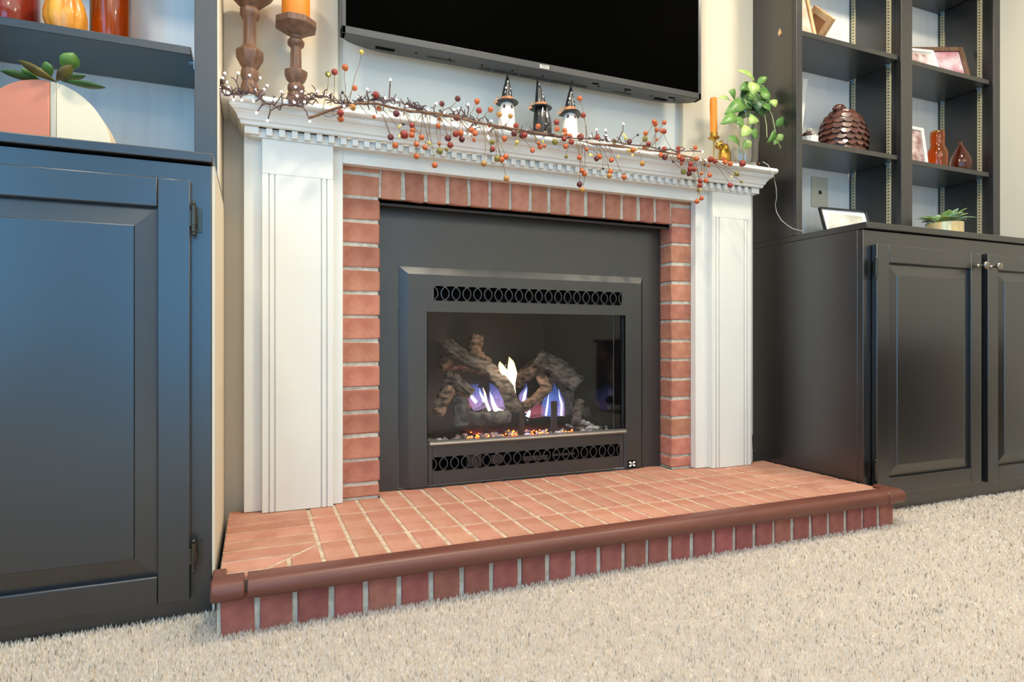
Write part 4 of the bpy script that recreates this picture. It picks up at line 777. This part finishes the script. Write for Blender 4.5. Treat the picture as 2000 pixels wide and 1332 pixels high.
leaves = [  # base px,py -> tip px,py, width px, material, dy
 (1475, 160, 1438, 137, 13, 'leaf_light', -.01), (1470, 160, 1469, 188, 20, 'leaf_light', -.05), (1478, 165, 1498, 150, 12, 'leaf_green', 0), (1462, 170, 1444, 175, 16, 'leaf_green', -.01), (1462, 178, 1446, 190, 22, 'leaf_dark', .0),
 (1436, 190, 1423, 178, 17, 'leaf_green', -.01), (1426, 196, 1402, 192, 10, 'leaf_light', -.01), (1455, 200, 1414, 224, 22, 'leaf_green', -.03), (1458, 205, 1420, 212, 15, 'leaf_light', -.02), (1462, 190, 1486, 205, 24, 'leaf_dark', -.01),
 (1485, 185, 1505, 186, 26, 'leaf_green', -.02), (1505, 195, 1515, 210, 16, 'leaf_light', -.03), (1490, 205, 1504, 217, 22, 'leaf_green', -.04), (1478, 195, 1488, 228, 24, 'leaf_dark', -.02), (1440, 228, 1407, 243, 18, 'leaf_green', -.05), (1432, 232, 1453, 250, 20, 'leaf_green', -.06),
 (1475, 228, 1463, 243, 17, 'leaf_light', -.06), (1463, 248, 1448, 268, 17, 'leaf_light', -.075), (1463, 250, 1476, 272, 16, 'leaf_green', -.06), (1444, 282, 1421, 270, 18, 'leaf_green', -.065), (1450, 288, 1468, 276, 15, 'leaf_light', -.065),
 (1514, 245, 1535, 230, 13, 'leaf_green', -.03), (1514, 256, 1498, 279, 13, 'leaf_green', -.04), (1518, 272, 1531, 264, 12, 'leaf_light', -.03), (1517, 272, 1511, 284, 10, 'leaf_green', -.03), (1522, 284, 1524, 290, 4, 'leaf_light', -.03),
 (1466, 200, 1440, 212, 22, 'leaf_dark', -.01), (1470, 210, 1440, 232, 24, 'leaf_dark', 0), (1455, 215, 1482, 232, 24, 'leaf_sage', .01), (1450, 175, 1466, 160, 14, 'leaf_green', .01), (1480, 180, 1470, 200, 18, 'leaf_sage', .0), (1492, 228, 1480, 205, 18, 'leaf_sage', 0)]
for i in range(16):
    cx_, cy_ = rl.uniform(1448, 1486), rl.uniform(172, 222); an = rl.uniform(0, 6.28); ll = rl.uniform(20, 30)
    leaves.append((cx_, cy_, cx_+ll*math.cos(an), cy_+ll*.8*math.sin(an)+6, rl.uniform(14, 19), rl.choice(['leaf_dark', 'leaf_green', 'leaf_green', 'leaf_sage']), rl.uniform(-.02, .04)))
for (ax_, ay, bx_, by_, wpx, mt, dy) in leaves:
    a = L3(ax_, ay, dy); b = L3(bx_, by_, dy-.012); MB().leaf(a, b, wpx*1.35/600, (rl.uniform(-.4, .3), -1, rl.uniform(-.1, .6)), .1, 8).build('leaf', mt, pl, smooth=True, thick=.0006)

# ------------------------------------------------------------------ cords
cb = [at(1490, 316, y=-.119), at(1500, 322, y=-.1235), at(1511, 342, y=-.127)]
c_ = cb+[at(px, py, x=1.4365) for px, py in ((1513, 352), (1516, 368), (1517, 385), (1514, 400), (1517, 415), (1526, 430), (1538, 440), (1547, 446))]+[Vector((1.440, -.153, at(1556, 449, y=-.153).z)), Vector((1.4665, -.153, at(1570, 452, y=-.153).z))]
tag(MB().tube(c_, .0011, 6).build('power_cord', 'cable_white', smooth=True), 'thin pale cord hanging from the mantel end to the bookcase', 'cord')
v0 = at(1471, 896, y=-.005); m = MB().tube([at(1470, 850, y=.0), at(1471, 872, y=-.004), at(1473, 890, y=-.004), Vector((v0.x, -.005, HZ+.002))], .0025, 6).ball((at(1474, 882, y=-.008)), .006, 8, 6)
tag(m.build('gas_line', 'hinge_metal', smooth=True), 'small brass gas line beside the foot of the right pilaster', 'pipe')

# ------------------------------------------------------------------ picture frames
def frame(name, label, cat, TL, TR, BL, border, m_frame, m_pic, depth=.014, mount=0, group=None, stand=True, beads=False):
    TL, TR, BL = Vector(TL), Vector(TR), Vector(BL); u = TR-TL; v = BL-TL; W_, H_ = u.length, v.length; u.normalize(); v = (v-u*v.dot(u)).normalized(); n_ = u.cross(-v).normalized()
    if n_.y > 0: n_ = -n_
    t = thing(name, label, cat, tuple((TL+TR)/2+v*H_), group)
    def R(a0, a1, b0, b1, c0, c1): return [TL+u*a+v*b+n_*c for a in (a0, a1) for b in (b0, b1) for c in (c0, c1)]
    F = [(0, 1, 3, 2), (4, 6, 7, 5), (0, 4, 5, 1), (2, 3, 7, 6), (0, 2, 6, 4), (1, 5, 7, 3)]
    m = MB()
    for q in ((0, border, 0, H_), (W_-border, W_, 0, H_), (border, W_-border, 0, border), (border, W_-border, H_-border, H_)): m.add(R(*q, 0, depth), F)
    m.build('frame_moulding', m_frame, t, bevel=.001)
    if mount: MB().add(R(border, W_-border, border, H_-border, depth*.35, depth*.45), F).build('mount', 'mat_white', t)
    g_ = border+mount; MB().add(R(g_, W_-g_, g_, H_-g_, depth*.4, depth*.5), F).build('picture', m_pic, t)
    if beads:
        m = MB(); k = 0
        while k*.007 < H_: 
            for a_ in (.004, W_-.004, border-.003, W_-border+.003): m.ball(TL+u*a_+v*(k*.007)+n_*depth, .0026, 6, 4)
            k += 1
        m.build('beading', m_frame, t, kind='stuff')
    return t
def rest(top, zb, back): # bottom corner directly below a leaning top corner
    return Vector((top.x, top.y-back, zb))
def lean(name, label, px0, py0, px1, py1, y0, y1, zb, back, border, mf, mp, **k):
    TL, TR = at(px0, py0, y=y0), at(px1, py1, y=y1); BL = Vector((TL.x, TL.y-back, TL.z-math.sqrt(max(1e-6, (TL.z-zb)**2)))); return frame(name, label, 'picture frame', TL, TR, BL, border, mf, mp, **k)
# bay 1, counter: thin black frame
lean('picture_frame', 'thin black framed landscape print on the countertop under the wall plate', 1597, 407, 1687, 415, -.02, -.05, .9150, .05, .005, 'witch_black', 'photo_c', mount=.018)
# bay 1 top shelf
lean('picture_frame', 'tan wooden picture frame leaning at the left of the top shelf', 1500, -40, 1570, -22, .03, .0, 1.6515, .11, .012, 'wood_light', 'photo_d')
a = at(1597, 12, y=.03); b = at(1633, 38, y=-.03)
lean('picture_frame', 'cream beaded wooden frame standing beside the tan frame on the top shelf', 1597, 12, 1633, 38, .05, -.035, 1.6515, .07, .022, 'wood_light', 'wood_mid', beads=True, depth=.02)
# bay 1 middle: white frame edge
lean('picture_frame', 'plain white picture frame behind the white pot, mostly hidden by the bookcase stile', 1540, 150, 1574, 158, .05, .03, 1.2625, .03, .02, 'white_paint', 'photo_c')
# bay 2
lean('picture_frame', 'brown wooden picture frame with a pink toned photo on the upper shelf', 1776, 96, 1876, 96, .03, -.045, 1.6475, .045, .020, 'wood_brown', 'photo_b', mount=0)
lean('picture_frame', 'small white picture frame in front of the brown frame', 1752, 96, 1818, 103, -.04, -.075, 1.6475, .035, .013, 'white_paint', 'photo_a', mount=.004)
lean('picture_frame', 'white picture frame beside the amber bottle', 1742, 243, 1799, 254, .0, -.03, 1.2550, .05, .014, 'white_paint', 'photo_a')
# wall plate
p = at(1584, 344, y=.0785); q = at(1616, 407, y=.0785)
wp = tag(MB().box(p.x, q.x, .0745, .0792, q.z, p.z).build('wall_plate', 'plate', bevel=.002), 'beige blank wall plate with a small jack behind the lower right shelf', 'wall plate')
c = (p+q)/2; MB().box(c.x-.008, c.x+.008, .0735, .0748, c.z-.008, c.z+.006).build('jack', 'hinge_metal', wp)
# ------------------------------------------------------------------ feathered bird
by_ = -.035; bc_ = at(1646, 250, y=by_); bt = at(1640, 198, y=by_).z; bird = thing('bird_figurine', 'glossy brown ceramic bird with scalloped feathers on the middle shelf', 'figurine', (bc_.x, by_, 1.2625))
zb = 1.2622; hb_ = bt-zb; RX = prad(1596, 1697, 260, by_)*1.10; bxc = at(1647, 260, y=by_).x
prof = [(.84, 0), (.95, .08), (1.0, .25), (1.0, .42), (.93, .58), (.76, .72), (.50, .81), (.28, .85), (.02, .86)]
MB().lathe((bxc, by_, zb), [(r*RX, z*hb_) for r, z in prof], 28, sy=.72).build('body', 'bird_brown', bird, smooth=True)
hd = MB().ball((at(1634, 215, y=by_).x, by_-.012, zb+hb_*.83), .024, 16, 10, 1.15, .9, .8).ball((at(1628, 215, y=by_).x-.018, by_-.022, zb+hb_*.80), .010, 10, 8, 1.3, .7, .6).build('head', 'bird_brown', bird, smooth=True)
MB().ball((at(1634, 215, y=by_).x-.012, by_-.034, zb+hb_*.845), .0035, 8, 6).build('eye', 'eye_dark', hd, smooth=True)
m = MB()
for r_ in range(8):
    z = .80-r_*.098; rr = None
    for i in range(len(prof)-1):
        if prof[i][1] <= z <= prof[i+1][1]: t = (z-prof[i][1])/(prof[i+1][1]-prof[i][1]); rr = prof[i][0]*(1-t)+prof[i+1][0]*t
    if rr is None: continue
    n = max(6, int(17*rr))
    for k in range(n):
        a = 2*math.pi*(k+.5*(r_ % 2))/n; c0 = Vector((bxc+math.cos(a)*RX*rr, by_+math.sin(a)*RX*rr*.72, zb+z*hb_)); nr = Vector((math.cos(a), math.sin(a)/.72, .35)).normalized(); u = Vector((-math.sin(a), math.cos(a)*.72, 0)).normalized(); dn = nr.cross(u).normalized()
        if dn.z > 0: dn = -dn
        wd = 2*math.pi*RX*rr*.86/n*.62; pts = [c0+nr*.0015-dn*.002]; 
        for q in range(7): th = math.pi*q/6; pts.append(c0+u*math.cos(th)*wd+dn*(.003+math.sin(th)*.016)+nr*(.0012+.0016*math.sin(th)))
        m.add(pts, [(0, q, q+1) for q in range(1, 7)])
m.build('feathers', 'bird_brown', bird, kind='stuff', thick=.0015)
# white pot with twig balls
px_ = at(1579, 255, y=-.03); pt = thing('planter', 'white ribbed pot of twig balls left of the brown bird', 'pot', (px_.x, -.03, 1.2625)); rr = .034
m = MB().lathe((px_.x, -.03, 0), [(rr*.8, 1.2622), (rr*.95, 1.285), (rr, 1.318), (rr*.92, 1.318), (rr*.85, 1.290), (rr*.3, 1.285)], 32); 
for i, v in enumerate(m.v): 
    d = Vector((v[0]-px_.x, v[1]+.03)); k = 1+.03*(i % 2); m.v[i] = (px_.x+d.x*k, -.03+d.y*k, v[2])
m.build('pot', 'white_paint', pt, smooth=False)
for j, (dx, dy, dz) in enumerate(((-.012, -.006, .012), (.014, -.004, .012), (.0, .012, .016), (.002, -.004, .026))):
    c0 = Vector((px_.x+dx, -.03+dy, 1.314+dz)); m = MB()
    for q in range(9):
        ax1 = Vector((rl.gauss(0, 1), rl.gauss(0, 1), rl.gauss(0, 1))).normalized(); u = ax1.orthogonal().normalized(); v_ = ax1.cross(u); m.tube([c0+(u*math.cos(t*.524)+v_*math.sin(t*.524))*.014 for t in range(13)], .0011, 4)
    tag(m.build('twig_ball', 'cable_white' if j % 2 else 'twig', smooth=True), 'woven twig ball in the white pot, %s' % ['front left', 'front right', 'back', 'topmost'][j], 'ornament', 'twig balls in the white pot')
# amber glass
def glass_lathe(name, label, px0, px1, pyt, y, zb, prof, m, cat='vase', px_axis=None, n=36):
    a, b = at(px0, pyt, y=y), at(px1, pyt, y=y); R_ = prad(px0, px1, pyt, y); cx = at((px0+px1)/2, pyt, y=y).x; H_ = at((px0+px1)/2, pyt, y=y).z-zb; th = .004
    o = [(r*R_, zb+z*H_) for r, z in prof]; i_ = [(max(.0008, r-th), z+(th if k == 0 else 0)) for k, (r, z) in enumerate(o)]
    return tag(MB().lathe((cx, y, 0), [(.0008, zb)]+o+i_[::-1]+[(.0008, zb+th)], n, cap=False).build(name, m, smooth=True), label, cat)
glass_lathe('amber_bottle', 'orange amber glass bottle with a wide neck beside the white frame', 1809, 1853, 257, -.06, 1.2550, [(.92, 0), (1, .04), (1, .42), (.92, .52), (.74, .60), (.66, .66), (.70, .78), (.70, .97), (.62, 1)], 'amber')
glass_lathe('teardrop_vase', 'small brown teardrop glass vase at the right of the amber bottle', 1854, 1899, 277, -.075, 1.2550, [(.55, 0), (.85, .08), (1, .26), (.96, .42), (.78, .58), (.5, .74), (.22, .88), (.16, .94), (.2, 1)], 'amber_dark')
# left shelf objects, z=1.235
glass_lathe('red_jar', 'dark red glass jar at the left end of the upper shelf', -50, 82, -60, -.03, 1.2355, [(.95, 0), (1, .05), (1, .7), (.85, .9), (.85, 1)], 'jar_red', 'jar')
glass_lathe('amber_cylinder', 'tall orange amber glass cylinder vase right of the pumpkin', 175, 257, -90, -.02, 1.2355, [(.97, 0), (1, .02), (1, 1)], 'amber', 'vase')
pk = at(128, 20, y=-.09); pu = thing('pumpkin', 'mottled yellow orange glass pumpkin between the jar and the amber cylinder', 'pumpkin', (pk.x, -.09, 1.2355))
rp = prad(83, 172, 35, -.09); m = MB(); n = 48; prof = [(.45, 0), (.80, .05), (1, .25), (1, .42), (.86, .65), (.66, .84), (.4, .95), (.12, .97)]; hp = .115
for r, z in prof: pass
vs = []
for r, z in prof:
    for k in range(n): a = 2*math.pi*k/n; q = r*rp*(1-.09*abs(math.cos(a*4))**6); vs.append((pk.x+q*math.cos(a), -.09+q*math.sin(a), 1.2355+z*hp))
m.add(vs, [(i*n+k, i*n+(k+1) % n, (i+1)*n+(k+1) % n, (i+1)*n+k) for i in range(len(prof)-1) for k in range(n)]+[tuple(range(n-1, -1, -1)), tuple((len(prof)-1)*n+k for k in range(n))])
m.build('gourd', 'pumpkin', pu, smooth=True); MB().tube([(pk.x, -.09, 1.2355+hp*.95), (pk.x+.004, -.09, 1.2355+hp*1.1), (pk.x+.016, -.095, 1.2355+hp*1.22)], [.009, .006, .004], 8).build('stem', 'wood_brown', pu, smooth=True)
# round planter with succulent on the left countertop
yp = -.20; pcx = at(98, 250, y=yp).x; ptz = at(98, 158, y=yp).z; pr_ = prad(-26, 222, 260, yp); hP = ptz-.9146
ro = thing('round_planter', 'round peach and cream colour blocked planter with a succulent', 'planter', (pcx, yp, .9146))
yfp = yp-.035; PRr = .148; PRx = .122; xr_ = at(220, 270, y=yfp).x; pcx = xr_-PRx; pcz = at(97, 157, y=yfp).z-PRr; xs_ = at(97, 230, y=yfp).x
def disc_part(name, m_name, xa, xb, y0, y1, lab):
    poly = []
    for k in range(97):
        a = 2*math.pi*k/96; poly.append((pcx+PRx*math.cos(a), pcz+PRr*math.sin(a)))
    poly = clip(clip(clip(poly[:-1], lambda p: p[0]-xa), lambda p: xb-p[0]), lambda p: p[1]-.9147)
    MB().prism(poly, 'y', y0, y1).build(name, m_name, ro, bevel=.003, label=lab)
disc_part('pot_half', 'peach', pcx-1, xs_, yfp, yp+.055, 'peach half'); disc_part('pot_stripe', 'grey_stripe', xs_, xs_+.012, yfp+.0005, yp+.055, 'grey stripe'); disc_part('pot_half', 'cream_pot', xs_+.012, pcx+1, yfp, yp+.055, 'cream half')
ptz = pcz+PRr
MB().lathe((pcx, yp+.01, 0), [(.001, ptz+.0005), (.03, ptz+.0005), (.03, ptz-.01)], 24, cap=False).build('soil', 'wood_brown', ro)
for (ax_, ay, bx_, by2, wd, mt, dy) in ((88, 160, 1, 138, 20, 'leaf_dark', -.01), (110, 160, 36, 118, 22, 'leaf_olive', -.03), (110, 158, 140, 128, 20, 'leaf_olive', -.04), (120, 158, 206, 171, 18, 'leaf_dark', -.03), (115, 156, 167, 148, 14, 'leaf_dark', 0), (125, 140, 145, 104, 30, 'leaf_green', -.01), (100, 150, 88, 120, 16, 'leaf_green', .01), (80, 158, 40, 134, 14, 'leaf_green', 0)):
    a, b = at(ax_, ay, y=yp+dy), at(bx_, by2, y=yp+dy-.015); d = (b-a); Lh = d.length/2; q = d.to_track_quat('Z', 'Y').to_matrix(); wv = wd/2/540
    MB().lathe((a+b)/2, [(wv*math.sin(math.pi*max(.02, min(.985, i/10)))**.75*(.55+.45*i/10), -Lh+2*Lh*i/10) for i in range(11)], 12, sy=.5, M=q).build('leaf', mt, ro, smooth=True)
# small succulent in gold bowl
ys = -.20; gx = at(1846, 448, y=ys).x; sp_ = thing('potted_succulent', 'pale green succulent in a small cream and gold bowl on the right countertop', 'plant', (gx, ys, .9146)); gt = at(1846, 437, y=ys).z; gr_ = prad(1811, 1885, 445, ys)
MB().lathe((gx, ys, 0), [(gr_*.75, .9146), (gr_*.95, .925), (gr_, .945), (gr_, gt), (gr_*.93, gt), (gr_*.9, gt-.012), (.001, gt-.012)], 32).build('bowl', 'gold_pot', sp_, smooth=True)
for i in range(34):
    a = rl.uniform(0, 2*math.pi); el = rl.uniform(.15, 1.2); L_ = rl.uniform(.05, .085)*(1 if el < .9 else .75); c0 = Vector((gx+math.cos(a)*gr_*.35, ys+math.sin(a)*gr_*.35, gt-.006)); d = Vector((math.cos(a)*math.cos(el), math.sin(a)*math.cos(el), math.sin(el)))
    MB().leaf(c0, c0+d*L_, .046, (-d.x*.5, -d.y*.5, 1), .12, 6).build('leaf', 'leaf_sage' if i % 3 else 'leaf_light', sp_, smooth=True, thick=.0015)
